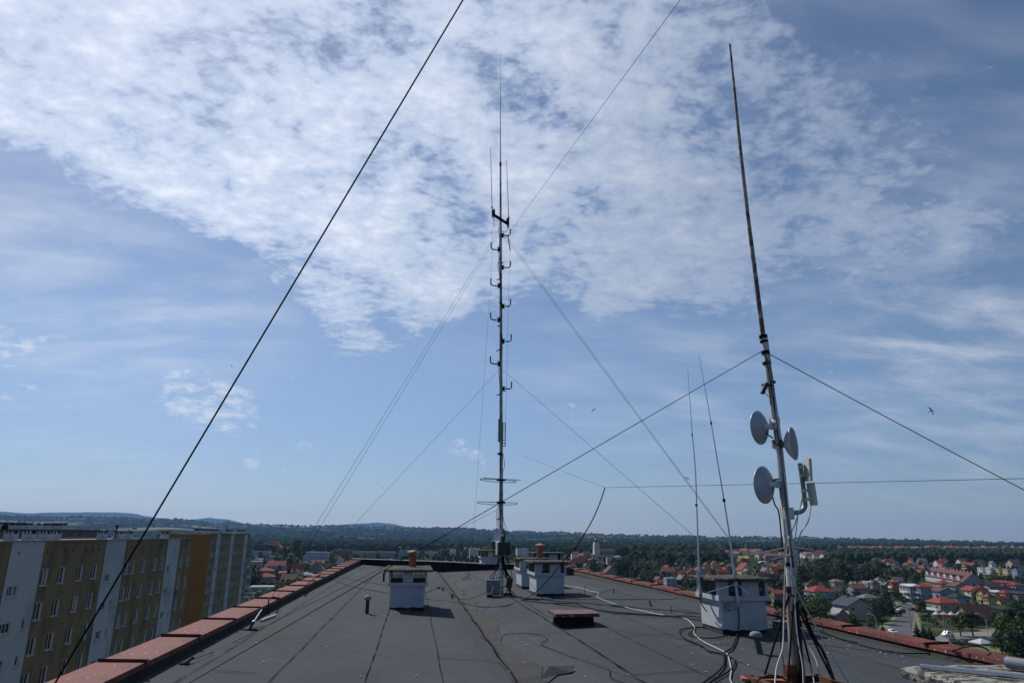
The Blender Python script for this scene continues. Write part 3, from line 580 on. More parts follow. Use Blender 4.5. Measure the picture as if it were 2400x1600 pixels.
# struts to the rusty tray
for (x0, y0, dy0), (x1, y1, dy1) in (((1849, 1395, -.05), (1791, 1585, .25)), ((1860, 1400, -.1), (1846, 1600, -.6)), ((1862, 1400, .05), (1907, 1590, .45)), ((1868, 1420, .05), (1958, 1604, -.2))):
    m = MB(); m.tube([Q_(x0, y0, dy0), Q_(x1, y1, dy1)], .014, 8); m.build('strut', blackm, pole)
m = MB(); m.tube([Q_(1866, 1410, -.12), Q_(1873, 1500, -.12), Q_(1877, 1600, -.12)], .035, 8); m.build('steel_stub', dark_in, pole)
tz = rz(pb.x, pb.y) - .05
m = MB(); g = Q_(1874, 1592, -.28)
for dx, dy, sx, sy in ((0, -.42, 1.0, .10), (0, .36, 1.0, .10), (-.48, 0, .10, .9), (.48, 0, .10, .9)): m.box((g.x + dx, g.y + dy, tz + .07), (sx, sy, .12))
m.box((g.x, g.y, tz + .02), (.9, .75, .03)); m.box((g.x - .02, g.y + .2, tz + .16), (.12, .12, .26)); m.build('steel_tray', rust, pole)
m = MB(); q = Q_(1790, 1592, 0); m.box((q.x + .05, q.y + .05, tz + .09), (.62, .22, .03), -.35); m.build('red_plate', redpaint, pole)
for pts, r, mt in (([(1838, 1400, -.1), (1837, 1470, -.15), (1834, 1520, -.3), (1821, 1560, -.5), (1816, 1605, -.7)], .009, whitecable), ([(1862, 1400, -.15), (1867, 1470, -.2), (1874, 1520, -.3), (1881, 1560, -.4), (1883, 1608, -.5)], .008, whitecable),
                   ([(1864, 1395, -.15), (1874, 1480, 0), (1882, 1530, 0), (1900, 1560, -.2), (1909, 1604, -.4)], .007, whitecable), ([(1848, 1340, -.15), (1876, 1400, -.1), (1930, 1500, -.2), (1992, 1604, -.35)], .009, whitecable), ([(1836, 1440, -.1), (1828, 1480, 0), (1834, 1540, -.1), (1846, 1590, -.3)], .006, wirem),
                   ([(1878, 1470, .1), (1894, 1510, .1), (1914, 1550, -.1), (1923, 1602, -.3)], .007, whitecable), ([(1880, 1420, .1), (1898, 1470, .1), (1912, 1500, .1), (1930, 1528, 0), (1950, 1580, -.2), (1957, 1606, -.3)], .020, blackm), ([(1770, 1604, -.5), (1780, 1590, -.4), (1800, 1582, -.3), (1822, 1583, -.3), (1845, 1594, -.3)], .009, blackm),
                   ([(1842, 1420, .3), (1830, 1432, .5), (1818, 1425, .6), (1815, 1412, .6), (1822, 1404, .5), (1834, 1406, .4), (1837, 1418, .3)], .010, blackm)):
    m = MB(); m.tube(smooth_path([Q_(*q) for q in pts], 5), r, 6); m.build('cable', mt, pole)

# ------------------------------------------------------------------ two whip antennas on the right stack
def whipant(pts, radii, dy, label, mount_px, radial=(), coil=()):
    Y = onroof(1748, 1484).y + dy; q = [ony(x, y, Y) for x, y in pts]
    t = thing('whip_antenna', label, 'antenna', q[0], 0, 'white whip antennas on the chimney stack')
    m = MB(); m.tube(q, radii, 8); m.build('rod', mat('white_rod', (.55, .57, .6), None, 3, .45, .2), t)
    for x, y, r, h in coil: m = MB(); m.lathe([(r, -h), (r, h)], ony(x, y, Y), (0, 0, 1), 10); m.build('ferrule', galv if r > .03 else blackm, t)
    for a, b, yy in radial: m = MB(); m.tube([ony(*a, Y - .03), ony(*b, Y + yy)], .008, 6); m.build('radial_rod', frame_w, t)
    m = MB(); m.tube(smooth_path([ony(*a, Y + k) for *a, k in mount_px], 4), .028, 8); m.build('mount_tube', galv, t)
    return t
whipant([(1641, 1391), (1638, 1335), (1635, 1240), (1630, 1100), (1622, 1010), (1612, 866)], [.026, .024, .016, .013, .009, .004], .45, 'white whip antenna clamped to the left face of the antenna stack', [(1642, 1380, 0), (1644, 1398, 0), (1650, 1411, .02), (1660, 1413, .1)],
        coil=((1639, 1352, .045, .09), (1638, 1338, .042, .02), (1632, 1183, .026, .02), (1622, 1018, .016, .02)))
whipant([(1730, 1410), (1722, 1352), (1710, 1255), (1697, 1172), (1680, 1070), (1666, 986), (1638, 830)], [.027, .025, .017, .014, .012, .009, .004], -.12, 'white whip antenna with splayed radial rods on the front of the antenna stack', [(1727, 1402, 0), (1729, 1416, 0), (1724, 1424, .03), (1712, 1424, .1)],
        (((1725, 1368), (1657, 1388), -.55), ((1727, 1368), (1756, 1391), -.1)), ((1723, 1360, .046, .08), (1721, 1348, .044, .02), (1697, 1172, .028, .03), (1667, 991, .018, .03)))
for pts, label in (([(1640, 1391, .42), (1643, 1412, .45), (1656, 1432, .5)], 'short black cable hanging from the left whip antenna'), ([(1728, 1412, -.14), (1732, 1440, -.04), (1731, 1475, -.05)], 'black cable running down the front of the antenna stack')):
    Y = onroof(1748, 1484).y; m = MB(); q = [ony(x, y, Y + k) for x, y, k in pts]; m.tube(smooth_path(q, 4), .011, 6); solo(m, 'drop_cable', blackm, label, 'cable', q[-1])
Y = onroof(1748, 1484).y; a, b = ony(1696, 1412, Y), ony(1713, 1431, Y); t = thing('vent_plate', 'small teal metal plate with crossed bars on the antenna stack', 'vent plate', ((a.x + b.x) / 2, Y - .03, b.z))
m = MB(); m.box(((a.x + b.x) / 2, Y - .012, (a.z + b.z) / 2), (b.x - a.x, .02, a.z - b.z)); m.build('plate', mat('teal_plate', (.13, .22, .25), None, 4, .6), t)
m = MB(); m.beam((a.x, Y - .03, a.z), (b.x, Y - .03, b.z), .012, .012); m.beam((a.x, Y - .03, b.z), (b.x, Y - .03, a.z), .012, .012); m.build('crossed_bar', galv, t)
# bundle of cable and sheet between stack and pole
m = MB(); q = Q_(1838, 1466, 1.6); base = onroof(1838, 1472); m.box(base + Vector((0, 0, .06)), (.34, .28, .16), .4, ); solo(m, 'wrapped_bundle', K('silver_foil', (.3, .31, .33), (.12, .12, .13), 9, .35, .8, .6, .4), 'crumpled silver wrapped bundle behind the leaning pole', 'bundle', base)

# ------------------------------------------------------------------ wires, guys and cables
def wire(name, pts, r, mt, label, cat='wire', sag=0., group=None):
    a, b = Vector(pts[0]), Vector(pts[-1]); n = 14 if len(pts) == 2 else 0
    q = [a.lerp(b, i / n) - Vector((0, 0, sag * 4 * (i / n) * (1 - i / n))) for i in range(n + 1)] if n else smooth_path(pts, 6)
    m = MB(); m.tube(q, r, 6); return solo(m, name, mt, label, cat, q[-1] if q[-1].z < q[0].z else q[0], group)
G = 'guy wires holding the masts'
wire('overhead_cable', [ondist(96, 1655, 7.2) * 2.0 - ondist(1175, -150, 8.4), ondist(1175, -150, 8.4) * 4.0 - ondist(96, 1655, 7.2) * 3.0], .0085, blackm, 'thick black cable sloping across the sky above the yellow block', 'cable', .0)
wire('guy_wire', [P_(1181, 562), ondist(1760, -225, 9) * 1.8 - P_(1181, 562) * .8], .0042, wirem, 'thin wire rising to the upper right from the mast top', 'guy wire', 0, G)
LA = onroof(632, 1420); 
for dx, s_, k in ((0, 0, 'outer'), (7, 3, 'inner')):
    wire('guy_wire', [P_(1167 + dx * .3, 541 + dx), onx(634 + dx * 2.3, 1402 - dx * .5, XL1 - .08)], .0045, wirem, f'{k} of two long paired wires from mast top to left parapet', 'guy wire', 0, G)
    wire('guy_wire', [P_(1177, 541 + dx), onx(1836 - dx, 1432 - dx, XR1)], .0045, wirem, f'{k} of two long paired wires from mast top to right parapet', 'guy wire', 0, G)
wire('guy_wire', [P_(1171, 866), onx(706, 1361, XL1 - .1)], .0045, wirem, 'lower single wire from mid mast to the left parapet', 'guy wire', 0, G)
wire('guy_wire', [P_(1178, 866), onx(1826, 1429, XR1 + .05)], .0045, wirem, 'lower single wire from mid mast to the right parapet', 'guy wire', 0, G)
wire('guy_wire', [Q_(1787, 822, -.06), onroof(436, 1604, .06)], .0052, wirem, 'long dark wire from the leaning pole to the lower left roof', 'guy wire', 0, G)
wire('guy_wire', [P_(1170, 1192), onroof(568, 1494, .05), onroof(500, 1526, .04), onroof(430, 1552, .05)], .0045, wirem, 'wire from the mast foot to the knotted anchor at lower left', 'guy wire', 0, G)
wire('guy_wire', [Q_(1797, 826, -.06), ondist(2450, 1158, 13) * 3.0 - Q_(1797, 826) * 2.0], .0065, wirem, 'dark wire from the leaning pole down to the right edge', 'guy wire', .12, G)
wire('guy_wire', [P_(1150, 545), P_(1152, 620), P_(1120, 1100, 5), P_(1106, 1300, 10)], .004, wirem, 'faint halyard hanging left of the tall mast', 'wire')
wire('guy_wire', [P_(1195, 590), P_(1192, 680), P_(1187, 900), P_(1184, 990)], .004, wirem, 'faint halyard hanging close right of the tall mast', 'wire')
wire('guy_wire', [P_(1178, 1205), P_(1186, 1240), P_(1201, 1285), P_(1212, 1320, 2)], .008, wirem, 'short dark wire slanting right from the mast foot', 'guy wire', 0, G)
kn = ondist(1418, 1142, 15.5)
wire('aerial_wire', [ondist(2450, 1117, 11) * 4.0 - kn * 3.0, kn], .0038, wirem, 'nearly level wire ending at a knot in the sky right of the mast', 'wire', .02)
wire('aerial_wire', [kn, ondist(1222, 1066, 30)], .0035, wirem, 'very faint wire rising left from the knot', 'wire')
wire('drop_cable', [kn, ondist(1404, 1183, 15.6), ondist(1382, 1230, 15.8), ondist(1345, 1287, 16.3), ondist(1312, 1323, 17), ondist(1290, 1352, 17.6), ondist(1252, 1390, 18.6), onroof(1223, 1405, .02), onroof(1180, 1420, .02), onroof(1120, 1420, .02), onroof(1084, 1411, .02)], .012, blackm, 'black cable dropping from the knot in the wire to the roof', 'cable')
def rope(pts, r, mt, label, name='roof_cable', cat='cable', group='cables lying on the roof'):
    q = smooth_path([onroof(x, y, r + .012) for x, y in pts], 5); q = [Vector((p.x, p.y, rz(p.x, p.y) + r + .016)) for p in q]
    m = MB(); m.tube(q, r, 6); return solo(m, name, mt, label, cat, q[0], group)
rope([(1316, 1371), (1360, 1377), (1380, 1384), (1402, 1388), (1400, 1397), (1406, 1402), (1455, 1419), (1500, 1430), (1559, 1441.5), (1602, 1448), (1616, 1455), (1628, 1469.5), (1626.5, 1483), (1644, 1500), (1673, 1515), (1702, 1530), (1710, 1550), (1714, 1570), (1711, 1589), (1716, 1602)], .0085, whitecable, 'white cable winding from the rusty flue stacks to the near edge')
rope([(1223, 1405), (1276, 1412), (1348, 1414), (1387, 1425), (1437, 1433), (1500, 1438), (1559, 1442), (1600, 1447), (1657, 1455)], .014, blackm, 'thick black cable crossing the roof behind the red hatch')
rope([(1227, 1406), (1290, 1413), (1340, 1419), (1382, 1424), (1430, 1435), (1500, 1440), (1560, 1443), (1620, 1443), (1662, 1449)], .013, blackm, 'second black cable running beside the thick one behind the hatch')
rope([(1731, 1476), (1718, 1513), (1706, 1524), (1698, 1529), (1697, 1545), (1695, 1559), (1679, 1577), (1645, 1602)], .015, blackm, 'black cable from the stack front to the near edge')
rope([(1667, 1470), (1629, 1470), (1599, 1474), (1592, 1481), (1604, 1495), (1645, 1513), (1663, 1526), (1695, 1532), (1718, 1543), (1721, 1557), (1707, 1573), (1659, 1602)], .013, blackm, 'black cable in a wide loop left of the antenna stack')
rope([(1628, 1474), (1618, 1482), (1614, 1487), (1640, 1493), (1680, 1494), (1720, 1484), (1735, 1476)], .012, blackm, 'smaller black loop at the foot of the antenna stack')
rope([(1180, 1486), (1214, 1483), (1267, 1488), (1282, 1495), (1276, 1503), (1269, 1511), (1306, 1525), (1341, 1538), (1380, 1550), (1410, 1561), (1427, 1568), (1430, 1585), (1445, 1594), (1470, 1602)], .006, blackm, 'thin dark wire wandering over the roof in front of the hatch')
rope([(1180, 1459), (1208, 1482), (1269, 1511), (1340, 1537), (1410, 1562), (1474, 1582), (1531, 1601)], .0045, K('grey_wire', (.17, .17, .165), None, 3, .9, spec=.05), 'thin pale wire slanting across the near right roof')
rope([(1151, 1397), (1150, 1412), (1138, 1424), (1131, 1432)], .006, K('grey_wire', (.3, .3, .3)), 'short pale cable end in front of the tall mast')
rope([(1150, 1412), (1157, 1437), (1180, 1459)], .0055, K('grey_wire', (.3, .3, .3)), 'pale cable running from the mast foot toward the near roof')
rope([(765, 1350), (815, 1371), (913, 1390)], .008, wirem, 'dark wire on the roof left of the orange flue stack')
rope([(788, 1352), (840, 1360), (913, 1372)], .006, wirem, 'fainter wire on the roof farther left of the orange flue stack')
rope([(998, 1388), (1020, 1379), (1030, 1374), (1042, 1374), (1060, 1394), (1085, 1404), (1120, 1396), (1140, 1388)], .007, wirem, 'dark wire from the pipe stubs across the valley')
rope([(996, 1403), (1030, 1406), (1070, 1411), (1086, 1412)], .006, K('grey_wire', (.3, .3, .3)), 'pale flaking cable right of the orange flue stack')
rope([(1224, 1404), (1270, 1403), (1350, 1404), (1440, 1404), (1560, 1404), (1590, 1400)], .008, wirem, 'straight dark wire across the roof behind the hatch')
rope([(1372, 1370), (1370, 1385), (1378, 1395), (1420, 1384), (1440, 1380)], .007, wirem, 'loose dark wire curl right of the white stacks')
rope([(1765, 1402), (1756, 1438), (1740, 1466), (1731, 1476)], .014, blackm, 'black cable lying at the right foot of the antenna stack')
rope([(1800, 1461), (1822, 1470), (1850, 1478), (1910, 1478), (1960, 1494), (2010, 1505)], .010, blackm, 'dark cable on the roof behind the leaning pole')
p2 = [onroof(1918, 1474, .02), onroof(1970, 1495, .02), onroof(2040, 1516, .02), onroof(2110, 1529, .03), onroof(2170, 1530, .03)]
q0 = onz(2240, 1522, .14); p2 += [onz(2215, 1527, .04), q0, onz(2258, 1516, .19), onz(2285, 1513, .23), onz(2306, 1517, .19), onz(2318, 1524, .14)]
m = MB(); m.tube(smooth_path(p2, 5), .011, 6); solo(m, 'roof_cable', blackm, 'black cable rising over the right parapet edge', 'cable', p2[0])
m = MB(); q = [q0 + Vector((0, 0, -.012)), onz(2250, 1534, .0), onroof(2256, 1549, .02)]; m.tube(smooth_path(q, 4), .007, 6); solo(m, 'roof_cable', blackm, 'short black tail of cable hanging inside the right parapet', 'cable', q[-1])
m = MB()
for k in range(3): c = onroof(1905, 1461, .03 + .03 * k); m.tube([c + Vector((.20 * math.cos(a), .15 * math.sin(a), .12 + .1 * math.sin(a * 1 + k))) for a in [i * .45 for i in range(15)]], .011, 5)
solo(m, 'cable_coil', blackm, 'tangled coil of black cable beside the right parapet', 'cable coil', onroof(1905, 1461))
# anchors along the left edge
p = onroof(584, 1476); t = thing('guy_anchor', 'rusty anchor rod with a white turnbuckle near the left parapet', 'anchor', p)
m = MB(); m.tube([p, ony(593, 1458, p.y + .35)], .028, 8); m.box(p, (.3, .12, .03)); m.build('stake', tar, t)
m = MB(); a, b = ony(593.5, 1458, p.y + .35), ony(613, 1428, p.y + 1.0); m.tube([a, b], .016, 6); m.lathe([(.03, 0), (.03, .06)], a, b - a, 8); m.build('turnbuckle', galv, t)
a, b = onroof(611, 1453, .03), onroof(646, 1440, .03); m = MB(); m.cyl(a, b, .022); solo(m, 'white_tube', frame_w, 'short white tube lying on the roof by the left parapet', 'tube', a)
q = [onx(627, 1437, XL1 + .06), onx(629, 1418, XL1 + .06), onx(631, 1404, XL1 + .05), onx(640, 1398, XL1 + .02), onx(648, 1401, XL1 - .03), onx(652, 1411, XL1 - .06)]; m = MB(); m.tube(smooth_path(q, 5), .017, 6); solo(m, 'bent_hose', blackm, 'black hose bent in a loop over the left red edging', 'hose', q[0])
p = onroof(432, 1556); m = MB(); m.tube([p, p + Vector((.06, .16, .06))], .018, 6); m.box(p, (.12, .08, .03)); solo(m, 'guy_anchor', tar, 'low black anchor with a knotted wire at the lower left', 'anchor', p)
q = [onx(700, 1347, XL1 - .1), onx(735, 1351, XL1 - .25), onx(752, 1346, XL1 - .05)]; m = MB(); m.tube(smooth_path(q, 4), .022, 6); m.tube([onx(748, 1349, XL1 - .15), onx(752, 1341, XL1 - .15)], .02, 6); m.tube([onx(757, 1348, XL1 - .05), onx(762, 1343, XL1 - .05)], .02, 6); solo(m, 'edge_cleat', rust, 'rusty cleat bolted on the left red edging', 'cleat', q[0])

# ------------------------------------------------------------------ near stack at lower right with rods on its cap
near_top = .62
A = onz(2106, 1560, near_top)
t = chimney(0, 0, 1.0, 1.5, .95, 'eroded concrete cap of the nearest chimney stack with rods lying on it', group=None, over=.18, slabm=slab_light, loc=Vector((A.x + .70, A.y - .90, near_top - .95)), rot=R(1), slab_t=.10)
a, b = onz(2157, 1561, near_top + .03), onz(2470, 1592, near_top + .03); m = MB(); m.cyl(a, b, .022, n=14); solo(m, 'metal_rod', alum, 'shiny aluminium rod lying on the eroded concrete cap', 'rod', a)
a, b = onz(2360, 1551, near_top + .055), onz(2520, 1574, near_top + .055); m = MB(); m.cyl(a, b, .048, n=18); solo(m, 'grey_pipe', greypvc, 'thick grey plastic pipe lying on the eroded concrete cap', 'pipe', a)

# ------------------------------------------------------------------ swifts in the air
def bird(px, py, d, span, rot, label):
    c = ondist(px, py, d); m = MB(); Mx = Matrix.Rotation(rot, 3, _f)
    def pt(u, v, w=0): return c + Mx @ (_r * (u * span) + _u * (v * span) + _f * (w * span))
    body = [pt(0, .20), pt(.03, .12), pt(.035, 0), pt(.02, -.16), pt(.05, -.28), pt(0, -.2), pt(-.05, -.28), pt(-.02, -.16), pt(-.035, 0), pt(-.03, .12)]
    n = len(body); top = [q + _f * .05 * span for q in body]
    m.add(body + top, [tuple(range(n)), tuple(range(n, 2 * n))[::-1]] + [(i, n + i, n + (i + 1) % n, (i + 1) % n) for i in range(n)])
    for s_ in (-1, 1):
        wv = [pt(0, .10), pt(s_ * .22, .14), pt(s_ * .42, .02), pt(s_ * .5, -.16), pt(s_ * .36, -.02), pt(s_ * .2, .03), pt(0, -.02)]
        k = len(wv); m.add(wv + [q + _f * .025 * span for q in wv], [tuple(range(k)), tuple(range(k, 2 * k))[::-1]] + [(i, k + i, k + (i + 1) % k, (i + 1) % k) for i in range(k)])
    return solo(m, 'swift_bird', blackm, label, 'bird', c, 'swifts flying over the roofs')
bird(2182, 962, 35, .42, R(55), 'dark swift at far right above the sloping wire')
bird(1391, 961, 42, .34, R(-35), 'small dark swift right of the tall mast near a tiny cloud')
bird(1610, 1120, 45, .36, R(20), 'small dark swift beside the thin left whip antenna')
bird(543, 857, 80, .36, R(80), 'tiny swift above left by the thick black cable')
bird(897, 1142, 80, .30, R(70), 'tiny swift low in the sky left of the mast')

# ------------------------------------------------------------------ apartment blocks across the yard
ochre = mat('stained_ochre', (.225, .158, .080), (.095, .075, .054), .5, .9, .75, .15, stretch=(1, 1, .45), lo=.42, hi=.72)
palegrey = mat('stained_pale_render', (.42, .44, .46), (.21, .215, .22), .45, .9, .6, .15, stretch=(1, 1, .4), lo=.45, hi=.75)
orange_w = mat('orange_gable', (.34, .155, .04), (.27, .125, .035), .25, .9, .5)
brick_w = mat('brown_render', (.17, .12, .09), (.10, .08, .07), .5, .9, .7)
felt_far = mat('far_felt', (.09, .09, .09), (.05, .05, .05), .3, .9)
sill_m = mat('grey_sill', (.42, .43, .44), None, 3, .6)
curtain = mat('pale_curtain', (.26, .26, .25), None, 6, .8)
chim_far = mat('far_white_stack', (.52, .54, .56), (.35, .35, .35), 1.5, .9, .5)
def facade_x(par, X, y0, y1, z0, z1, holes, mt, nm, depth=.16):
    """wall on the plane x=X facing +x with real openings; holes are (ya,yb,za,zb)"""
    us = sorted({y0, y1, *[h[0] for h in holes], *[h[1] for h in holes]}); vs = sorted({z0, z1, *[h[2] for h in holes], *[h[3] for h in holes]})
    m = MB()
    for a, b in zip(us, us[1:]):
        for c, d in zip(vs, vs[1:]):
            my, mz = (a + b) / 2, (c + d) / 2
            if any(h[0] < my < h[1] and h[2] < mz < h[3] for h in holes): continue
            m.add([(X, a, c), (X, b, c), (X, b, d), (X, a, d)], [(0, 1, 2, 3)])
    for a, b, c, d in holes:
        q = [(X, a, c), (X, b, c), (X, b, d), (X, a, d)]; r_ = [(X - depth, y, z) for _, y, z in q]
        m.add(q + r_, [(i, 4 + i, 4 + (i + 1) % 4, (i + 1) % 4) for i in range(4)])
    return m.build(nm, mt, par)
_wm = {}
def win_mesh(wd, h, leaves, deep=.14, sill=True):
    k = (round(wd, 2), round(h, 2), leaves)
    if k not in _wm:
        f = MB(); b = .055; x = -deep + .02
        for y in [-wd / 2 + b / 2 + (wd - b) * i / leaves for i in range(leaves + 1)]: f.box((x, y, h / 2), (.06, b, h))
        for z in (b / 2, h - b / 2): f.box((x, 0, z), (.055, wd, b))
        f.box((-.05, wd / 2 - .015, h / 2), (.12, .03, h))
        g = MB(); g.box((x - .02, 0, h / 2), (.02, wd - .03, h - .03))
        s = MB(); s.box((.01, 0, -.03), (.30, wd + .12, .05))
        c = MB(); c.box((x - .002, wd * .2, h * .5), (.022, wd * .34, h * .84))
        _wm[k] = (f.mesh('window', frame_w), g.mesh('pane', glass), s.mesh('sill', sill_m), c.mesh('curtain', curtain))
    return _wm[k]
def window(par, loc, wd, h, leaves=2, rz_=0., sill=True, cur=.12):
    f, g, s, c = win_mesh(wd, h, leaves); w_ = inst('window', f, par, loc, rz_)
    inst('pane', g, w_)
    if sill: inst('sill', s, w_)
    if random.random() < cur: inst('curtain', c, w_)
    return w_
def farstack(par_name, x, y, z, wx, wy, h, label, group):
    t = thing('chimney_stack', label, 'chimney', (x, y, z), 0, group)
    m = MB(); m.box((0, 0, h * .32 - .03), (wx, wy, h * .64)); 
    for sx in (-1, 0, 1):
        for sy in (-1, 1): m.box((sx * (wx / 2 - .08), sy * (wy / 2 - .08), h * .76), (.14, .14, h * .26))
    m.build('shaft', chim_far, t, local=True)
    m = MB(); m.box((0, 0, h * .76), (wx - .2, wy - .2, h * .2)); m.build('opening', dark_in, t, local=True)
    m = MB(); m.box((0, 0, h * .94), (wx + .2, wy + .2, h * .12)); m.build('cap_slab', slab_m, t, local=True)
XA = -31.0; ZG = -32.0; FL = 2.72
A = thing('apartment_block', 'ochre and pale grey striped apartment block with a flat roof, nearest on the left', 'apartment block', (XA - 6, 74, ZG))
strips = [(30, 34.5, 0), (34.5, 45, 1), (45, 49.5, 0), (49.5, 60.3, 1), (60.3, 65.26, 0), (65.26, 77.5, 1), (77.5, 82.55, 0), (82.55, 95.86, 1), (95.86, 100.55, 0), (100.55, 106.3, 1)]
cols_o = [37.2, 40, 43, 51.5, 54.2, 57.6, 66.15, 69.1, 72.6, 75.7, 83.55, 85.2, 88.3, 92.0, 94.5, 101.8, 104.6]
cols_s = [46.9, 61.7, 79.0, 97.2]; cols_t = [48.6, 64.3, 80.9, 99.6]
wins = []
for r_ in range(6):
    for y in cols_o:
        wd = 1.02 if 83 < y < 86 or y > 101 else 1.12
        if -2.7 - FL * r_ > -2.9 - (y - 30) * .30 - 1: wins.append((y - wd / 2, y + wd / 2, -2.70 - FL * r_, -1.33 - FL * r_, 2))
    for y in cols_s: wins.append((y - .85 if y < 62 else y - .7, y + .7, -3.2 - FL * r_, -2.42 - FL * r_, 3))
    if r_ > 0:
        for y in cols_t: wins.append((y - .3, y + .3, -3.18 - FL * r_, -2.42 - FL * r_, 1))
wins = [h for h in wins if h[0] > 52]; wins.sort(key=lambda h: -h[2]); wins = wins[:100]
for a, b, k in strips:
    hs = [h[:4] for h in wins if a < h[0] < b]
    facade_x(A, XA + (.0 if k else .03), a, b, ZG, .9, hs, ochre if k else palegrey, 'wall' if k else 'stair_bay')
m = MB()
for x0, x1, y0, y1 in ((XA - 11.5, XA - .05, 30, 30.2), (XA - 11.5, XA - .05, 106.1, 106.3), (XA - 11.6, XA - 11.4, 30, 106.3)): m.box(((x0 + x1) / 2, (y0 + y1) / 2, (.88 + ZG) / 2), (x1 - x0, y1 - y0, .88 - ZG))
m.build('wall', ochre, A)
m = MB(); m.box((XA - 5.8, 68.15, .86), (11.3, 76, .05)); m.build('roof', felt_far, A)
m = MB(); m.box((XA - .02, 68.15, .96), (.34, 76.4, .10)); m.box((XA - 11.5, 68.15, 1.0), (.3, 76.4, .12)); m.build('roof_edge', K('dark_edge', (.06, .05, .05), None, 3, .7), A)
for h in wins: window(A, (6, (h[0] + h[1]) / 2 - 74, h[2] - ZG), h[1] - h[0], h[3] - h[2], h[4])
for y in (58.5, 61.5, 66, 69, 70.7, 73.2, 74.6, 76, 84.5, 87.3, 91, 93.5, 103):   # small attic vents
    m = MB(); m.box((XA + .01, y, .05), (.05, .16, .26)); m.build('attic_vent', dark_in, A)
XC = XA - 5.2
for (cx0, cx1, label) in ((20, 160, 'white stack on the near block roof, leftmost of the wide group'), (172, 332, 'white stack on the near block roof, middle of the wide group'), (347, 425, 'white stack on the near block roof, right part of the wide group'), (437, 520, 'white stack at the right end of the wide group on the near block'), (845, 932, 'single white stack on the near block left of the funnel pipe'),
                          (990, 1065, 'white stack on the near block just right of the funnel pipe'), (1075, 1155, 'white stack on the near block beside the one by the funnel pipe'), (1393, 1480, 'white stack at the far end of the near block roof')):
    ya, yb = onx(cx0 / 3.734, 1262, XC).y, onx(cx1 / 3.734, 1262, XC).y; farstack('A', XC, (ya + yb) / 2, .88, .75, max(.9, (yb - ya) * .40), .98, label, 'stacks on the neighbouring block roofs')
pf = onx(1008 / 3.734, 1262, XC + 1.4); t = thing('funnel_pipe', 'dark vent pipe with a funnel top on the near block roof', 'vent pipe', (XC + 1.4, pf.y, .88)); m = MB(); m.cyl((0, 0, 0), (0, 0, 1.35), .08); m.build('pipe', ventpipe, t, local=True); m = MB(); m.lathe([(.08, 1.25), (.22, 1.6), (.22, 1.64)], n=12); m.build('funnel', ventpipe, t, local=True)
# second block with the orange gable
XB, Y0B, Y1B, ZB = -47.5, 176.0, 216.5, 1.45
B = thing('apartment_block', 'ochre apartment block with a plain orange gable wall, behind the nearest one', 'apartment block', (XB - 6, 196, ZG))
sc_b = XB / -33.
st = [(Y0B, 181.2, 1), (181.2, 184.4, 0), (184.4, 194.6, 1), (194.6, 198, 0), (198, 209.6, 1), (209.6, 213.6, 0), (213.6, Y1B, 1)]
wb = []
for r_ in range(7):
    for y in (177.3, 179.2, 185.8, 188.2, 191.0, 193.0, 199.6, 202.0, 204.6, 207.4, 215.0):
        wb.append((y - .62, y + .62, -1.15 - FL * r_, .1 - FL * r_, 2) if r_ else (y - .42, y + .42, -1.0, .1, 1))
    for y in (182.8, 196.3, 211.6): wb.append((y - .7, y + .7, -1.9 - FL * r_, -1.1 - FL * r_, 2))
wb.sort(key=lambda h: -h[2]); wb = wb[:98]
for a, b, k in st: facade_x(B, XB + (0 if k else .04), a, b, ZG, ZB, [h[:4] for h in wb if a < h[0] < b], ochre if k else palegrey, 'wall' if k else 'stair_bay')
m = MB(); m.box((XB - 6, Y0B - .1, (ZB + ZG) / 2), (12, .2, ZB - ZG)); m.build('gable_wall', orange_w, B)
m = MB(); m.box((XB - 6, Y1B + .1, (ZB + ZG) / 2), (12, .2, ZB - ZG)); m.box((XB - 11.9, (Y0B + Y1B) / 2, (ZB + ZG) / 2), (.2, Y1B - Y0B, ZB - ZG)); m.build('wall', brick_w, B)
m = MB(); m.box((XB - 6, (Y0B + Y1B) / 2, ZB - .03), (11.8, Y1B - Y0B, .05)); m.build('roof', felt_far, B)
m = MB(); m.box((XB, (Y0B + Y1B) / 2, ZB + .05), (.3, Y1B - Y0B, .1)); m.build('roof_edge', K('dark_edge', (.06, .05, .05), None, 3, .7), B)
for h in wb: window(B, (6, (h[0] + h[1]) / 2 - 196, h[2] - ZG), h[1] - h[0], h[3] - h[2], h[4], sill=False, cur=.2)
m = MB()
for z in np.arange(-30, 1.2, 1.36):
    m.box((XB + .75, Y1B - .6, z), (1.5, .10, .9))
for dx in (.05, 1.45): m.box((XB + dx, Y1B - .6, (ZB + ZG) / 2), (.12, .16, ZB - ZG + .8))
m.build('balcony_stack', palegrey, B)
for px, label in ((465, 'first white stack on the orange gabled block'), (485, 'second white stack on the orange gabled block'), (502, 'third white stack on the orange gabled block, beside an aerial'), (537, 'fourth white stack on the orange gabled block'), (565, 'last white stack on the orange gabled block')):
    yy = onx(px, 1248, XB - 5).y; farstack('B', XB - 5, yy, ZB - .02, 1.5, 2.6, 1.25, label, 'stacks on the neighbouring block roofs')
yy = onx(532, 1248, XB - 4).y; m = MB(); m.cyl((XB - 4, yy, ZB - .02), (XB - 4, yy, ZB + 4), .06); m.cyl((XB - 4.7, yy, ZB + 3.2), (XB - 3.3, yy, ZB + 3.2), .04); m.cyl((XB - 4.5, yy, ZB + 2.6), (XB - 3.5, yy, ZB + 2.6), .04); solo(m, 'roof_aerial', blackm, 'tall roof aerial on the orange gabled block', 'aerial', (XB - 4, yy, ZB))
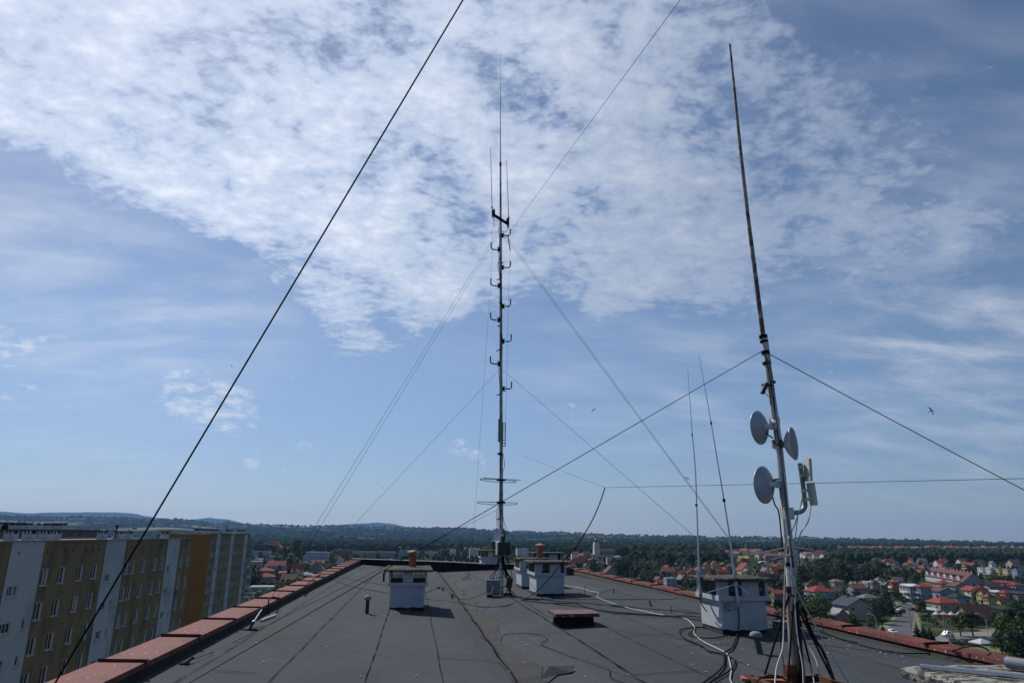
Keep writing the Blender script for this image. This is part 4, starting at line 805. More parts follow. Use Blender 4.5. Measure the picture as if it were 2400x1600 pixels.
# third block far left
tC = thing('apartment_block', 'brown walled block far left showing only its top edge', 'apartment block', (-90, 156, ZG))
m = MB(); m.box((-93, 156, (1.95 + ZG) / 2), (53.4, 12, 1.95 - ZG)); m.build('wall', brick_w, tC); m = MB(); m.box((-93, 156, 2.03), (53.8, 12.4, .14)); m.build('roof_edge', K('dark_edge', (.06, .05, .05)), tC)
for px, wd, label in ((40, 5, 'white stack on the far left brown block, beside two pipes'), (121, 5, 'white stack on the far left brown block, right of two pipes'), (5, 3, 'white stack on the far left brown block at the picture edge')):
    q = ony(px, 1238, 156); farstack('C', q.x, 156, 2.08, wd, 1.6, 1.3, label, 'stacks on the neighbouring block roofs')
for px, label in ((79, 'left one of two pale pipes on the far left block'), (96, 'right one of two pale pipes on the far left block')):
    q = ony(px, 1240, 152); m = MB(); m.cyl((q.x, 152, 2.0), (q.x, 152, 3.2), .22); m.lathe([(.28, 3.15), (.28, 3.3), (.1, 3.4)], (q.x, 152, 0), n=10); solo(m, 'vent_pipe', chim_far, label, 'vent', (q.x, 152, 2.0))

# ------------------------------------------------------------------ the land: town ground, forest slopes, far blue hills
def interp(px, tab):
    if px <= tab[0][0]: return tab[0][1]
    for (a, y0), (b, y1) in zip(tab, tab[1:]):
        if px <= b: return lerp(y0, y1, (px - a) / (b - a))
    return tab[-1][1]
def px_of(az):                                                # photo column of an azimuth at the horizon, and the horizon row there
    d = Vector((math.sin(az), math.cos(az), 0)); return 1200 + F * d.dot(_r) / d.dot(_f), 800 - F * d.dot(_u) / d.dot(_f), F / math.cos(PITCH) / d.dot(_f) * math.cos(PITCH)
RIDGE = [(-400, 1200), (0, 1211), (107, 1215), (198, 1213.5), (295, 1217.5), (402, 1219), (509, 1228), (616, 1231), (721, 1233.5), (828, 1235), (962, 1237.6), (1096, 1240), (1187, 1246), (1258, 1248.7), (1312, 1247.8), (1383, 1252), (1500, 1255), (1618, 1257), (1679, 1260), (1755, 1258.5), (1801, 1260), (1860, 1261), (1887, 1258.5), (1931, 1262.6), (2038, 1264), (2140, 1266), (2227, 1268.5), (2298, 1269.8), (2400, 1272.5), (2900, 1276)]
FAR = [(-400, 1190), (0, 1201.4), (40, 1205), (134, 1203), (228, 1203), (289, 1203.6), (361, 1215), (428, 1220), (487, 1215), (535, 1219), (590, 1233), (740, 1236), (800, 1230), (840, 1227.5), (887, 1226), (920, 1229), (962, 1236.5), (1000, 1238), (1040, 1236.5), (1100, 1238.5), (1180, 1249), (1215, 1242.5), (1240, 1243), (1268, 1249), (1400, 1262), (2900, 1290)]
def zridge(az, r, tab):
    px, hy, k = px_of(az); px = max(-600, min(3000, px)); d = Vector((math.sin(az), math.cos(az), 0))
    return H + (hy - interp(px, tab)) / F * r * d.dot(_f) / math.cos(PITCH)
def polar(r_list, az0, az1, n, zf):
    az = np.linspace(az0, az1, n); V = []; fs = []
    for r in r_list:
        for a in az: V.append((r * math.sin(a), r * math.cos(a), zf(a, r)))
    for j in range(len(r_list) - 1):
        for i in range(n - 1): fs.append((j * n + i, j * n + i + 1, (j + 1) * n + i + 1, (j + 1) * n + i))
    m = MB(); m.v = V; m.f = fs; m.mi = [0] * len(fs); return m
def landmat(name, fa, fb, forest, sc1, thr, warm=.5):
    m = bpy.data.materials.new(name); m.use_nodes = True; t = NT(m.node_tree)
    o = t.n('ShaderNodeTexCoord').outputs['Object']
    o2 = t.n('ShaderNodeMapping', {0: o, 2: (0, 0, R(20)), 3: (1, 2.4, 1)}).outputs[0]
    v = t.n('ShaderNodeTexVoronoi', {'Vector': o2, 'Scale': sc1 * 2.2}); fieldc = t.mix(t.ramp(t.n('ShaderNodeSeparateColor', {0: v.outputs['Color']}).outputs[0], .2, .9), fa, fb)
    isf = t.ramp(t.noise(o2, sc1, 5, .6, .4), thr, thr + .03)
    tex = t.noise(o, .02, 4, .7); fo = t.mix(t.ramp(tex, .35, .65), tuple(k * .7 for k in forest), tuple(k * 1.35 for k in forest))
    b = t.n('ShaderNodeBsdfPrincipled', {'Base Color': t.mix(isf, fo, fieldc), 'Roughness': 1., 'Specular IOR Level': 0.})
    t.n('ShaderNodeOutputMaterial', {0: b.outputs[0]}); return m
AZ0, AZ1 = R(-58), R(75)
R0, R1, R2 = 2500., 6200., 13500.
hn = np.random.default_rng(3).uniform(-1, 1, 4096)
def jag(a, s, amp): x = (a + 2) * s; i = int(x); return amp * lerp(hn[i % 4096], hn[(i + 1) % 4096], x - i)
def zhill(a, r):
    t = (r - R0) / (R1 - R0)
    if t <= 1: zt = zridge(a, R1, RIDGE); return lerp(ZG, zt, t ** 1.25) + math.sin(a * 37 + r * .0031) * 9 * t * (1 - t) * 2 + math.sin(a * 11 + r * .0013) * 14 * t * (1 - t) + (jag(a, 900, 7) if t > .9 else 0)
    return zridge(a, R1, RIDGE) - (r - R1) * .03
hills_m = landmat('hill_land', (.085, .11, .045), (.19, .17, .09), (.007, .017, .015), .0010, .558)
o = polar([R0 + (R1 - R0) * i / 22 for i in range(23)] + [R1 + 300, R1 + 1500], AZ0, AZ1, 420, zhill).build('hills', hills_m); tag(o, kind='structure')
o = polar([9000, 11000, 12500, R2, 14500], AZ0, AZ1, 300, lambda a, r: zridge(a, R2, FAR) * (0 if r == 9000 else .55 if r == 11000 else .85 if r == 12500 else 1 if r == R2 else .7) + (jag(a, 600, 6) if r == R2 else 0) - (60 if r == 9000 else 0)).build('distant_hills', landmat('far_hill_land', (.05, .07, .04), (.08, .08, .05), (.010, .020, .018), .0006, .66)); tag(o, kind='structure')
garden = landmat('garden_ground', (.045, .060, .024), (.11, .105, .06), (.028, .042, .018), .03, .54)
m = MB(); g = 40; X0, X1, Y0, Y1 = -4200, 5600, -400, 4600
m.v = [(X0 + (X1 - X0) * i / g, Y0 + (Y1 - Y0) * j / g, ZG - (0 if math.hypot(X0 + (X1 - X0) * i / g, Y0 + (Y1 - Y0) * j / g) < R0 - 200 else 6)) for j in range(g + 1) for i in range(g + 1)]
m.f = [(j * (g + 1) + i, j * (g + 1) + i + 1, (j + 1) * (g + 1) + i + 1, (j + 1) * (g + 1) + i) for j in range(g) for i in range(g)]; m.mi = [0] * len(m.f)
o = m.build('ground', garden); tag(o, kind='structure')
def sheet(name, pxs, mt, lift, z=ZG):
    vs = [onz(x, y, z) + Vector((0, 0, lift)) for x, y in pxs]; m = MB(); m.add(vs, [tuple(range(len(vs)))]); o = m.build(name, mt); tag(o, kind='structure'); return o
paving = mat('yard_paving', (.20, .19, .175), (.15, .14, .13), .12, .95, .8)
sheet('verge', [(2040, 1500), (2062, 1466), (2090, 1447), (2112, 1424), (2100, 1416), (2096, 1409), (2130, 1409), (2160, 1425), (2158, 1450), (2160, 1470), (2165, 1500)], soil, .03)
sheet('street', [(2068, 1500), (2085, 1468), (2101, 1447), (2113, 1430), (2112, 1420), (2104, 1411), (2116, 1410), (2134, 1418), (2143, 1428), (2142, 1448), (2138, 1468), (2134, 1500)], asphalt, .06)
sheet('yard', [(2160, 1520), (2178, 1500), (2215, 1482), (2345, 1478), (2345, 1502), (2262, 1500), (2250, 1510)], paving, .05)
sheet('lawn', [(2245, 1530), (2262, 1506), (2345, 1508), (2400, 1530), (2400, 1545)], mat('lawn', (.10, .13, .03), (.14, .13, .05), .15, .95, .8), .04)
sheet('path', [(2290, 1474), (2345, 1470), (2346, 1477), (2300, 1481)], soil, .045)

# ------------------------------------------------------------------ houses
def wallm(key):
    cols = dict(white=(.70, .70, .68), cream=(.50, .44, .30), yellow=(.52, .42, .16), grey=(.30, .32, .35), blue=(.26, .31, .38), beige=(.36, .31, .23), peach=(.45, .27, .18), pink=(.36, .20, .18), orange=(.50, .12, .04), tan=(.28, .22, .15), brown=(.20, .14, .10), green=(.24, .28, .22), olive=(.20, .22, .13), lblue=(.34, .40, .50), stone=(.42, .38, .30))
    return K('wall_' + key, cols[key], None, .5, .9, .45, rnd=.25)
def roofm(key):
    cols = dict(red=(.24, .064, .054), salmon=(.26, .12, .088), orange=(.32, .098, .048), maroon=(.15, .062, .06), brown=(.13, .075, .06), grey=(.16, .165, .17), navy=(.055, .065, .09), dark=(.05, .048, .05), green=(.11, .17, .14), dgreen=(.03, .055, .045), white=(.55, .58, .62), lgrey=(.30, .32, .34), tan=(.22, .18, .14), yellow=(.55, .40, .03), teal=(.05, .22, .22))
    return K('roof_' + key, cols[key], None, .9, .85, .5, .15, spec=.1, stretch=(3, .6, 1), rnd=.2)
chim_m = K('house_chimney', (.16, .09, .075), (.10, .07, .06), 4, .9)
BUILT = []
def house(px, by, wpx, kind, wall, roof, label, st=2, yaw=0., ratio=.85, rise=.45, chim=1, ov=.5, wins=True, group='houses of the town', name='house', front=None, h=None, balc=False, ridge='x', loc=None, w=None):
    if loc is None: p = onz(px, by)
    else: p = Vector(loc)
    D = math.hypot(p.x, p.y); az = math.atan2(p.x, p.y)
    if w is None:
        a = az + yaw; W = wpx * p.dot(_f) / F; w = W / (abs(math.cos(a)) + ratio * abs(math.sin(a)))
    d = w * ratio; dirv_ = Vector((math.sin(az), math.cos(az), 0)); c = Vector((p.x, p.y, ZG)) + dirv_ * d * .5
    BUILT.append((c.x, c.y, max(w, d) * .62)); hh = h or (st * 2.75 + .5)
    t = thing(name, label, 'house' if 'house' in name else 'building', c, yaw, group)
    swap = ridge == 'y'; a_, b_ = (d, w) if swap else (w, d)                  # ridge runs along local a_
    TM = Matrix.Rotation(R(90), 4, 'Z') if swap else None
    rs = b_ / 2 * rise; m = MB(); m.T = TM
    if kind == 'gable': m.prism([(-b_ / 2, 0), (-b_ / 2, hh), (0, hh + rs), (b_ / 2, hh), (b_ / 2, 0)], -a_ / 2, a_ / 2, 'x')
    else: m.box((0, 0, hh / 2), (a_, b_, hh))
    m.build('wall', wallm(wall), t, local=True)
    m = MB(); m.T = TM; tk = .22; A2, B2 = a_ / 2 + ov, b_ / 2 + ov; e = hh - ov * rise + .03
    if kind == 'gable': m.prism([(-B2, e), (-B2, e + tk), (0, hh + rs + .03 + tk), (B2, e + tk), (B2, e), (0, hh + rs + .03)], -A2, A2, 'x')
    elif kind == 'hip':
        k = max(0.01, A2 - B2) if A2 > B2 else .01; z0 = hh + .01
        vs = [(-A2, -B2, z0), (A2, -B2, z0), (A2, B2, z0), (-A2, B2, z0)]; vs += [(x, y, z0 + .18) for x, y, _ in vs] + [(-k, 0, z0 + .2 + B2 * rise), (k, 0, z0 + .2 + B2 * rise)]
        m.add(vs, [(3, 2, 1, 0), (0, 1, 5, 4), (1, 2, 6, 5), (2, 3, 7, 6), (3, 0, 4, 7), (4, 5, 9, 8), (6, 7, 8, 9), (5, 6, 9), (7, 4, 8)])
    elif kind == 'flat':
        m.box((0, 0, hh + .12), (a_ + .3, b_ + .3, .22))
    elif kind == 'mono':
        m.prism([(-B2, hh + .02), (-B2, hh + .24), (B2, hh + .24 + 2 * B2 * .13), (B2, hh + .02)], -A2, A2, 'x')
    rf = m.build('roof', roofm(roof), t, local=True)
    for i in range(chim):
        m = MB(); m.T = TM; cx = a_ * (.18 - .33 * i) * random.choice((-1, 1)); cy = b_ * random.uniform(.04, .12)
        zt = hh + (rs if kind in ('gable', 'hip') else .2) + .75; m.box((cx, cy, zt - .9), (.9, .55, 1.8)); m.box((cx, cy, zt + .04), (1.0, .65, .10)); m.build('chimney', chim_m if kind != 'flat' else chim_far, rf, local=True)
    if wins:
        fx = front if front is not None else 2
        nw = max(2, int(w / 3.6)); nd = max(2, int(d / 3.4))
        for s_ in range(st):
            z = .95 + s_ * 2.75
            if z + 1.4 > hh: continue
            for i in range(nw):
                if random.random() < .75: hwin(t, (lerp(-w / 2, w / 2, (i + .5) / nw), -d / 2, z), R(-90), 1.2 + .4 * (random.random() < .3))
            for i in range(nd):
                hwin(t, (-w / 2, lerp(-d / 2, d / 2, (i + .5) / nd), z), R(180), 1.3)
        if balc:
            for s_ in range(1, st): m = MB(); m.box((-w / 2 - .6, 0, s_ * 2.75 + .1), (1.2, d * .7, .15)); m.box((-w / 2 - 1.15, 0, s_ * 2.75 + .6), (.08, d * .7, .9)); m.build('balcony', wallm('white'), t, local=True)
    return t
_hw = {}
def hwin(t, loc, rz_, wd):
    if wd not in _hw:
        f = MB(); f.box((.03, 0, .7), (.06, wd, 1.4)); g = MB()
        for sy in (-1, 1): g.box((.065, sy * (wd / 4 - .01), .7), (.02, wd / 2 - .14, 1.2))
        _hw[wd] = (f.mesh('window', frame_w), g.mesh('pane', glass))
    w_ = inst('window', _hw[wd][0], t, loc, rz_); inst('pane', _hw[wd][1], w_); return w_
HS = [  # px, base row, width, kind, wall, roof, label, options
 (2002, 1452, 84, 'gable', 'stone', 'navy', 'large grey house with a dark navy gable facing the roof, left of the street', dict(ridge='y', ratio=1.0, rise=.5, ov=1.0, st=2, chim=1)),
 (2036, 1432, 46, 'hip', 'beige', 'grey', 'beige house with a grey hipped roof just behind the navy gabled house', dict(st=2)),
 (2044, 1418, 50, 'hip', 'grey', 'navy', 'low house with a dark navy roof and a pale skylight', dict(st=1, chim=2)),
 (2010, 1404, 47, 'gable', 'grey', 'maroon', 'house with a mauve brown roof, dark chimney and white left end', dict(st=2, rise=.5)),
 (1963, 1385, 31, 'hip', 'grey', 'tan', 'small pale house with a tan hipped roof below the dark tree mass', dict(st=2)),
 (2071, 1390, 46, 'gable', 'olive', 'green', 'house with a dull green gambrel roof left of the orange house', dict(ridge='y', ratio=1.1, rise=.8, st=1)),
 (2041, 1386, 32, 'flat', 'grey', 'white', 'low grey house with a white flat roof beside the green roofed one', dict(st=2, chim=1)),
 (2099, 1400, 20, 'mono', 'orange', 'salmon', 'bright orange walled house at the top of the street', dict(st=3, balc=True)),
 (2122, 1398, 34, 'hip', 'white', 'red', 'white house with a bright red roof joined to the orange house', dict(st=2)),
 (2142, 1414, 40, 'mono', 'grey', 'white', 'tall grey house with a sloping white metal roof', dict(st=3, chim=0, balc=True)),
 (2167, 1416, 38, 'hip', 'grey', 'red', 'grey house with a salmon red roof and white balconied left face', dict(st=3, balc=True)),
 (2211, 1413, 57, 'gable', 'blue', 'brown', 'blue grey house with a low dark brown gable', dict(ridge='y', ratio=.9, rise=.38, st=2, ov=.4)),
 (2216, 1446, 72, 'hip', 'beige', 'red', 'beige house with a wide red hipped roof behind the striped awnings', dict(st=2, balc=True, rise=.5)),
 (2252, 1430, 44, 'hip', 'grey', 'dgreen', 'house with a dark green hipped roof behind the red hipped one', dict(st=2, rise=.6)),
 (2288, 1462, 86, 'gable', 'tan', 'brown', 'long house with a maroon brown roof, twin chimneys and white gable', dict(st=1, rise=.9, ratio=.7, chim=2)),
 (2174, 1386, 50, 'hip', 'grey', 'salmon', 'house with a wide salmon tiled roof behind the white metal roof', dict(st=1)),
 (2214, 1390, 40, 'hip', 'cream', 'red', 'cream house with a flat red roof below the maroon terrace', dict(st=2)),
 (2247, 1397, 42, 'gable', 'grey', 'brown', 'house with a plain brown roof slope below the terrace gable', dict(st=2, ridge='y')),
 (2283, 1409, 46, 'gable', 'cream', 'red', 'cream house with open balconies and a red roof', dict(st=2, balc=True, ridge='y')),
 (2328, 1400, 46, 'gable', 'blue', 'dark', 'blue grey house with a dark roof right of the cream balconies', dict(st=2)),
 (2356, 1388, 42, 'mono', 'grey', 'red', 'grey house with a red sloping roof near the right edge', dict(st=2)),
 (2340, 1415, 29, 'mono', 'grey', 'white', 'house with a white metal mono roof near the right edge', dict(st=2, chim=0)),
 (2361, 1417, 32, 'hip', 'yellow', 'red', 'yellow house with a red roof near the right edge', dict(st=2)),
 (2392, 1419, 36, 'mono', 'tan', 'blue' if 0 else 'navy', 'house with a blue grey roof at the right picture edge', dict(st=2)),
 (2386, 1394, 34, 'hip', 'blue', 'red', 'blue walled house with a red roof at the right picture edge', dict(st=2)),
 (2356, 1446, 56, 'mono', 'green', 'dgreen', 'low shed with a dark green roof near the right edge', dict(st=1, chim=0)),
 (1923, 1414, 68, 'hip', 'blue', 'red', 'blue grey house with a red and dark hipped roof right of the pole', dict(st=2, rise=.5)),
 (1968, 1468, 44, 'gable', 'pink', 'lgrey', 'small pink plastered outbuilding with a pale gable roof by the parapet', dict(ridge='y', st=1, h=4.2, ratio=1.1, rise=.9, chim=0)),
 (1800, 1398, 52, 'hip', 'tan', 'maroon', 'tan house with a maroon roof between antenna stack and pole', dict(st=1)),
 (1826, 1420, 44, 'gable', 'olive', 'red', 'olive yellow house with a red roof behind the leaning pole foot', dict(st=2)),
 (1511, 1355, 28, 'gable', 'pink', 'red', 'lone house with a bright red dormered roof among dark trees', dict(st=1, rise=1.0)),
 (1566, 1356, 36, 'gable', 'peach', 'salmon', 'peach house with a terracotta roof right of the lone red one', dict(st=2, rise=.7)),
 (1600, 1370, 34, 'gable', 'pink', 'grey', 'pink house with its grey gable end facing the roof', dict(ridge='y', st=1, ratio=1.2, rise=.9)),
 (1571, 1376, 30, 'flat', 'grey', 'lgrey', 'flat roofed grey building beyond the right parapet', dict(st=2, chim=1)),
 (1546, 1374, 22, 'gable', 'peach', 'maroon', 'small house with a brown roof beside the flat grey building', dict(st=1)),
 (1625, 1368, 22, 'gable', 'grey', 'orange', 'house with a vivid orange roof just left of the white whip antenna', dict(st=1, rise=.8)),
 (1640, 1356, 32, 'gable', 'grey', 'maroon', 'grey house with a maroon roof behind the white whip antenna', dict(ridge='y', st=2, rise=.7)),
 (1664, 1365, 34, 'hip', 'grey', 'orange', 'house with a broad vivid orange roof between the two whip antennas', dict(st=1, rise=.8)),
 (1694, 1358, 28, 'gable', 'grey', 'red', 'house with a ribbed red roof left of the right whip antenna', dict(st=1, rise=.9)),
 (1749, 1352, 46, 'gable', 'cream', 'red', 'large cream house with stepped red roofs right of the whip antennas', dict(st=2, rise=.9, ridge='y')),
 (1786, 1361, 30, 'gable', 'cream', 'red', 'house with a steep ribbed red roof next to the stepped red roofs', dict(st=1, rise=.9)),
 (1806, 1366, 28, 'gable', 'grey', 'dark', 'dark roofed house behind the ribbed red roof', dict(st=1, rise=.9)),
 (1813, 1349, 20, 'gable', 'yellow', 'orange', 'yellow gabled house with an orange roof left of the leaning pole', dict(st=2, rise=.9)),
 (1880, 1342, 28, 'hip', 'tan', 'orange', 'house with an orange roof just right of the leaning pole', dict(st=1)),
 (1742, 1318, 28, 'gable', 'tan', 'yellow', 'building with a half yellow roof in the middle distance', dict(st=2)),
 (1812, 1311, 46, 'gable', 'pink', 'salmon', 'long salmon roofed building in the middle distance left of the pole', dict(st=2, ratio=.35)),
 (1573, 1319, 20, 'hip', 'lblue', 'grey', 'pale blue house among dark trees in the centre right', dict(st=2)),
 (1594, 1322, 23, 'gable', 'lblue', 'lgrey', 'pale house with a light grey roof beside the pale blue house', dict(st=1, ridge='y')),
 (1590, 1310, 18, 'hip', 'tan', 'orange', 'small orange roofed house behind the pale blue house', dict(st=2)),
 (1789, 1321, 22, 'flat', 'white', 'white', 'low white flat roofed hall in the middle distance', dict(st=1, chim=0)),
 (1535, 1318, 20, 'flat', 'lblue', 'lgrey', 'pale flat roofed house left of the pale blue house', dict(st=2)),
 (1553, 1313, 26, 'gable', 'peach', 'salmon', 'long salmon roofed house among dark trees', dict(st=1, ratio=.5)),
 (1639, 1307, 16, 'flat', 'white', 'white', 'tiny white house peeping out of the forest edge', dict(st=2, chim=0)),
 (620, 1357, 41, 'hip', 'brown', 'red', 'brown house with a bright red hipped roof, upper of two alike at left', dict(st=2, rise=.42)),
 (621, 1374, 44, 'hip', 'tan', 'red', 'tan house with a bright red hipped roof, lower of two alike at left', dict(st=2, rise=.42)),
 (648, 1342, 46, 'gable', 'grey', 'red', 'grey house with a broad red gabled roof at left', dict(st=2, rise=.6)),
 (664, 1352, 22, 'gable', 'grey', 'salmon', 'small house with a patchy salmon roof below the broad red one', dict(st=1)),
 (684, 1370, 52, 'gable', 'stone', 'brown', 'house with a brown roof and pale gable just past the left parapet', dict(st=1, rise=.6, ridge='x')),
 (717, 1358, 35, 'hip', 'grey', 'lgrey', 'light grey hipped house with tiny chimneys by the left parapet', dict(st=1, chim=2)),
 (741, 1346, 40, 'hip', 'stone', 'tan', 'house with a tan mansard roof and dark dormer by the left parapet', dict(st=1, rise=1.1, ratio=.9)),
 (692, 1352, 18, 'gable', 'stone', 'tan', 'narrow pale gabled house beside the broad red roofed one', dict(st=1, rise=1.1, ridge='y')),
 (745, 1326, 34, 'gable', 'stone', 'brown', 'brown roofed house below the pale blue block', dict(st=1)),
 (790, 1320, 32, 'hip', 'grey', 'maroon', 'mauve roofed house just past the end of the left parapet', dict(st=1)),
 (600, 1330, 30, 'flat', 'peach', 'lgrey', 'peach flat roofed house beside the far ochre block', dict(st=2)),
 (612, 1320, 28, 'gable', 'stone', 'salmon', 'house with a faded salmon roof beside the far ochre block', dict(st=1)),
 (1327, 1330, 22, 'gable', 'stone', 'salmon', 'steep gabled house with a salmon roof beyond the white stacks', dict(st=1, rise=1.1, ridge='y')),
 (1358, 1328, 26, 'gable', 'peach', 'maroon', 'pink brown house with a maroon roof right of the white stacks', dict(st=2, rise=.9)),
 (1359, 1318, 14, 'hip', 'tan', 'salmon', 'house with a pointed salmon pyramid roof', dict(st=2, rise=1.0)),
 (1391, 1318, 32, 'hip', 'stone', 'brown', 'brown roofed house below the domed church', dict(st=1)),
 (1409, 1330, 24, 'flat', 'lblue', 'brown', 'pale blue two storey house below the domed church', dict(st=2)),
 (1428, 1331, 14, 'flat', 'stone', 'tan', 'plain beige tower like house below the church', dict(st=4, chim=0, wins=False)),
 (1432, 1350, 38, 'gable', 'stone', 'maroon', 'brown house with dark A shaped gable behind the right parapet', dict(st=1, rise=.9, ridge='y')),
 (1449, 1310, 18, 'hip', 'grey', 'lgrey', 'light grey roofed house right below the church nave', dict(st=1)),
]
for px, by, wp, kd, wl, rf_, lb, op in HS: house(px, by, wp, kd, wl, rf_, lb, **op)
def block(px, by, wpx, st, wall, roof, label, ratio=.3, yaw=0., top=None):
    t = house(px, by, wpx, 'flat', wall, roof, label, st=st, ratio=ratio, yaw=yaw, chim=2, wins=True, group='low apartment blocks of the town', name='apartment_house'); return t
block(612, 1314, 46, 4, 'lblue', 'grey', 'pale blue block at far left partly hidden by trees')
block(655, 1321, 50, 3, 'lblue', 'lgrey', 'lower pale blue grey block between trees at left')
block(738, 1316, 64, 4, 'lblue', 'lgrey', 'long pale blue block above the left parapet')
block(803, 1308, 44, 4, 'brown', 'grey', 'brown grey block right of the long pale blue block')
block(872, 1307, 112, 3, 'green', 'lgrey', 'very long greenish block just above the far parapet corner', .12)
block(958, 1309, 46, 4, 'grey', 'grey', 'grey block behind the orange flue pipe')
block(1012, 1308, 30, 3, 'stone', 'lgrey', 'small beige block right of the orange flue pipe')
block(1057, 1305, 22, 4, 'white', 'white', 'white block with stepped top between dark trees')
block(1111, 1309, 24, 5, 'white', 'white', 'white five storey block left of the tall mast', .6)
block(1224, 1308, 30, 5, 'white', 'lgrey', 'white and grey block right of the tall mast', .6)
block(2106, 1300, 18, 3, 'yellow', 'tan', 'yellow block standing alone among the far trees', .5)
house(641, 1296, 44, 'hip', 'peach', 'orange', 'big manor with a high orange hipped roof at left', st=3, rise=1.0, name='house')
# rows of terraced houses on the right: each one its own house
RW = 'terraced houses in the right hand rows'
for i, (px, by, wl, rf_, lb) in enumerate(((2306, 1352, 'white', 'dark', 'first white terraced house of the right row with a dark roof'), (2326, 1354, 'white', 'white', 'terraced house with a pale flat roof in the right row'), (2346, 1355, 'yellow', 'maroon', 'yellow fronted terraced house with a maroon roof in the right row'), (2366, 1357, 'cream', 'maroon', 'cream terraced house with a maroon roof in the right row'), (2388, 1359, 'lblue', 'red', 'blue and white terraced house with a red roof at the row end'))):
    house(px, by, 21, 'flat', wl, rf_, lb, st=3, ratio=.9, group=RW, name='terraced_house')
for i, (px, by, wl, rf_, lb) in enumerate(((2098, 1342, 'white', 'grey', 'white balconied terraced house at the left end of the middle row'), (2114, 1344, 'stone', 'brown', 'beige balconied terraced house second in the middle row'), (2130, 1352, 'green', 'grey', 'grey green gabled house before the middle row'), (2150, 1346, 'stone', 'grey', 'stone coloured terraced house in the middle row'), (2172, 1347, 'cream', 'salmon', 'cream terraced house with a reddish roof in the middle row'), (2190, 1348, 'tan', 'grey', 'tan terraced house in the middle row'), (2215, 1349, 'grey', 'grey', 'grey gabled terraced house at the centre of the middle row'), (2240, 1347, 'cream', 'brown', 'cream house with a brown roof right in the middle row'), (2264, 1350, 'tan', 'grey', 'tan gabled house at the right end of the middle row'))):
    house(px, by, 24, 'gable' if i in (2, 6, 8) else 'mono', wl, rf_, lb, st=2, ratio=.9, rise=.4, ridge='y', group=RW, name='terraced_house')
for px, by, wp, rf_, lb in ((2085, 1327, 26, 'red', 'house with a long red roof left in the back row'), (2128, 1322, 24, 'salmon', 'house with a salmon roof in the back row'), (2162, 1324, 22, 'grey', 'grey roofed house with a bright white gable in the back row'), (2212, 1324, 20, 'red', 'house with a strong red roof at the centre of the back row'), (2202, 1330, 24, 'red', 'lower red roofed house in front of the back row centre'), (2254, 1326, 22, 'red', 'house with a red roof right of centre in the back row'), (2296, 1329, 24, 'brown', 'house with a stacked brown roof in the back row'), (2268, 1317, 26, 'brown', 'brown roofed house among trees behind the back row'), (2376, 1330, 28, 'brown', 'brown roofed house at the right end of the back row'), (2056, 1325, 24, 'grey', 'grey roofed house left in the back row'), (2010, 1320, 14, 'lgrey', 'slim blue grey house with a yellow crane like gable'), (1974, 1321, 15, 'red', 'small red roofed house standing among the dark trees')):
    house(px, by, wp, 'gable', 'white' if rf_ != 'brown' else 'stone', rf_, lb, st=2, rise=.7, group='houses of the back row')
for i in range(9):
    px = 1800 + i * 14; house(px, 1334 + (i % 2), 14, 'gable', random.choice(['white', 'cream', 'yellow', 'stone']), 'dark', ['dark roofed terraced house with a pale wall', ''][0] + f', {["leftmost", "second", "third", "fourth", "fifth", "sixth", "seventh", "eighth", "rightmost"][i]} of the row behind the pole', st=2, rise=.8, ridge='y', chim=1, wins=False, group='dark roofed terrace behind the pole', name='terraced_house')
for px, by, wl, lb in ((1895, 1328, 'white', 'pale villa left of the tree mass behind the pole'), (1902, 1318, 'stone', 'stone coloured villa with a tan roof behind the pole'), (1912, 1319, 'yellow', 'yellowish villa with a tan roof behind the pole'), (1926, 1326, 'white', 'low white house right of the pole'), (1868, 1318, 'pink', 'pink house with a maroon roof behind the pole')):
    house(px, by, 17, 'hip', wl, 'tan' if wl != 'pink' else 'maroon', lb, st=2, wins=False, chim=0)
def packed(poly, n, wp, where, walls, roofs, grp, mind=3.):
    x0, x1, y0, y1 = poly; k = 0; tries = 0
    while k < n and tries < n * 20:
        tries += 1; px, py = random.uniform(x0, x1), random.uniform(y0, y1); p = onz(px, py); sc_ = (py - 1257) / (y1 - 1257.); W_ = random.uniform(*wp) * sc_; r_ = W_ * p.dot(_f) / F * .5
        if any((p.x - a) ** 2 + (p.y - b) ** 2 < (c * .8 + r_ * .8) ** 2 for a, b, c in BUILT): continue
        wl, rf_ = random.choice(walls), random.choice(roofs)
        house(px, py, W_, random.choice(['gable', 'gable', 'hip']), wl, rf_, f'{wl} walled house with a {rf_} roof {where}', st=random.choice((1, 2)), rise=random.uniform(.6, .95), ratio=random.uniform(.7, 1.), yaw=random.uniform(-.35, .35), ridge=random.choice('xy'), wins=py > 1335, group=grp); k += 1
RR = ('red', 'orange', 'salmon', 'maroon', 'grey', 'red'); WW = ('white', 'cream', 'grey', 'yellow', 'peach')
packed((1650, 1960, 1326, 1356), 30, (18, 27), 'packed among the roofs behind the antenna stack', WW, RR, 'packed houses behind the antenna stack')
packed((1490, 1650, 1336, 1372), 14, (22, 30), 'packed beyond the parapet left of the whip antennas', WW, RR, 'packed houses left of the whip antennas')
packed((2060, 2400, 1326, 1350), 26, (18, 25), 'packed around the long maroon terrace', WW, ('red', 'salmon', 'grey', 'brown', 'red'), 'packed houses around the maroon terrace')
packed((2290, 2400, 1384, 1430), 10, (26, 34), 'packed near the right picture edge', ('white', 'cream', 'blue', 'yellow'), ('red', 'salmon', 'brown'), 'packed houses near the right edge')
packed((1880, 2110, 1376, 1420), 10, (26, 34), 'around the grey houses left of the street', ('white', 'grey', 'cream'), ('maroon', 'grey', 'brown', 'tan'), 'packed houses left of the street')
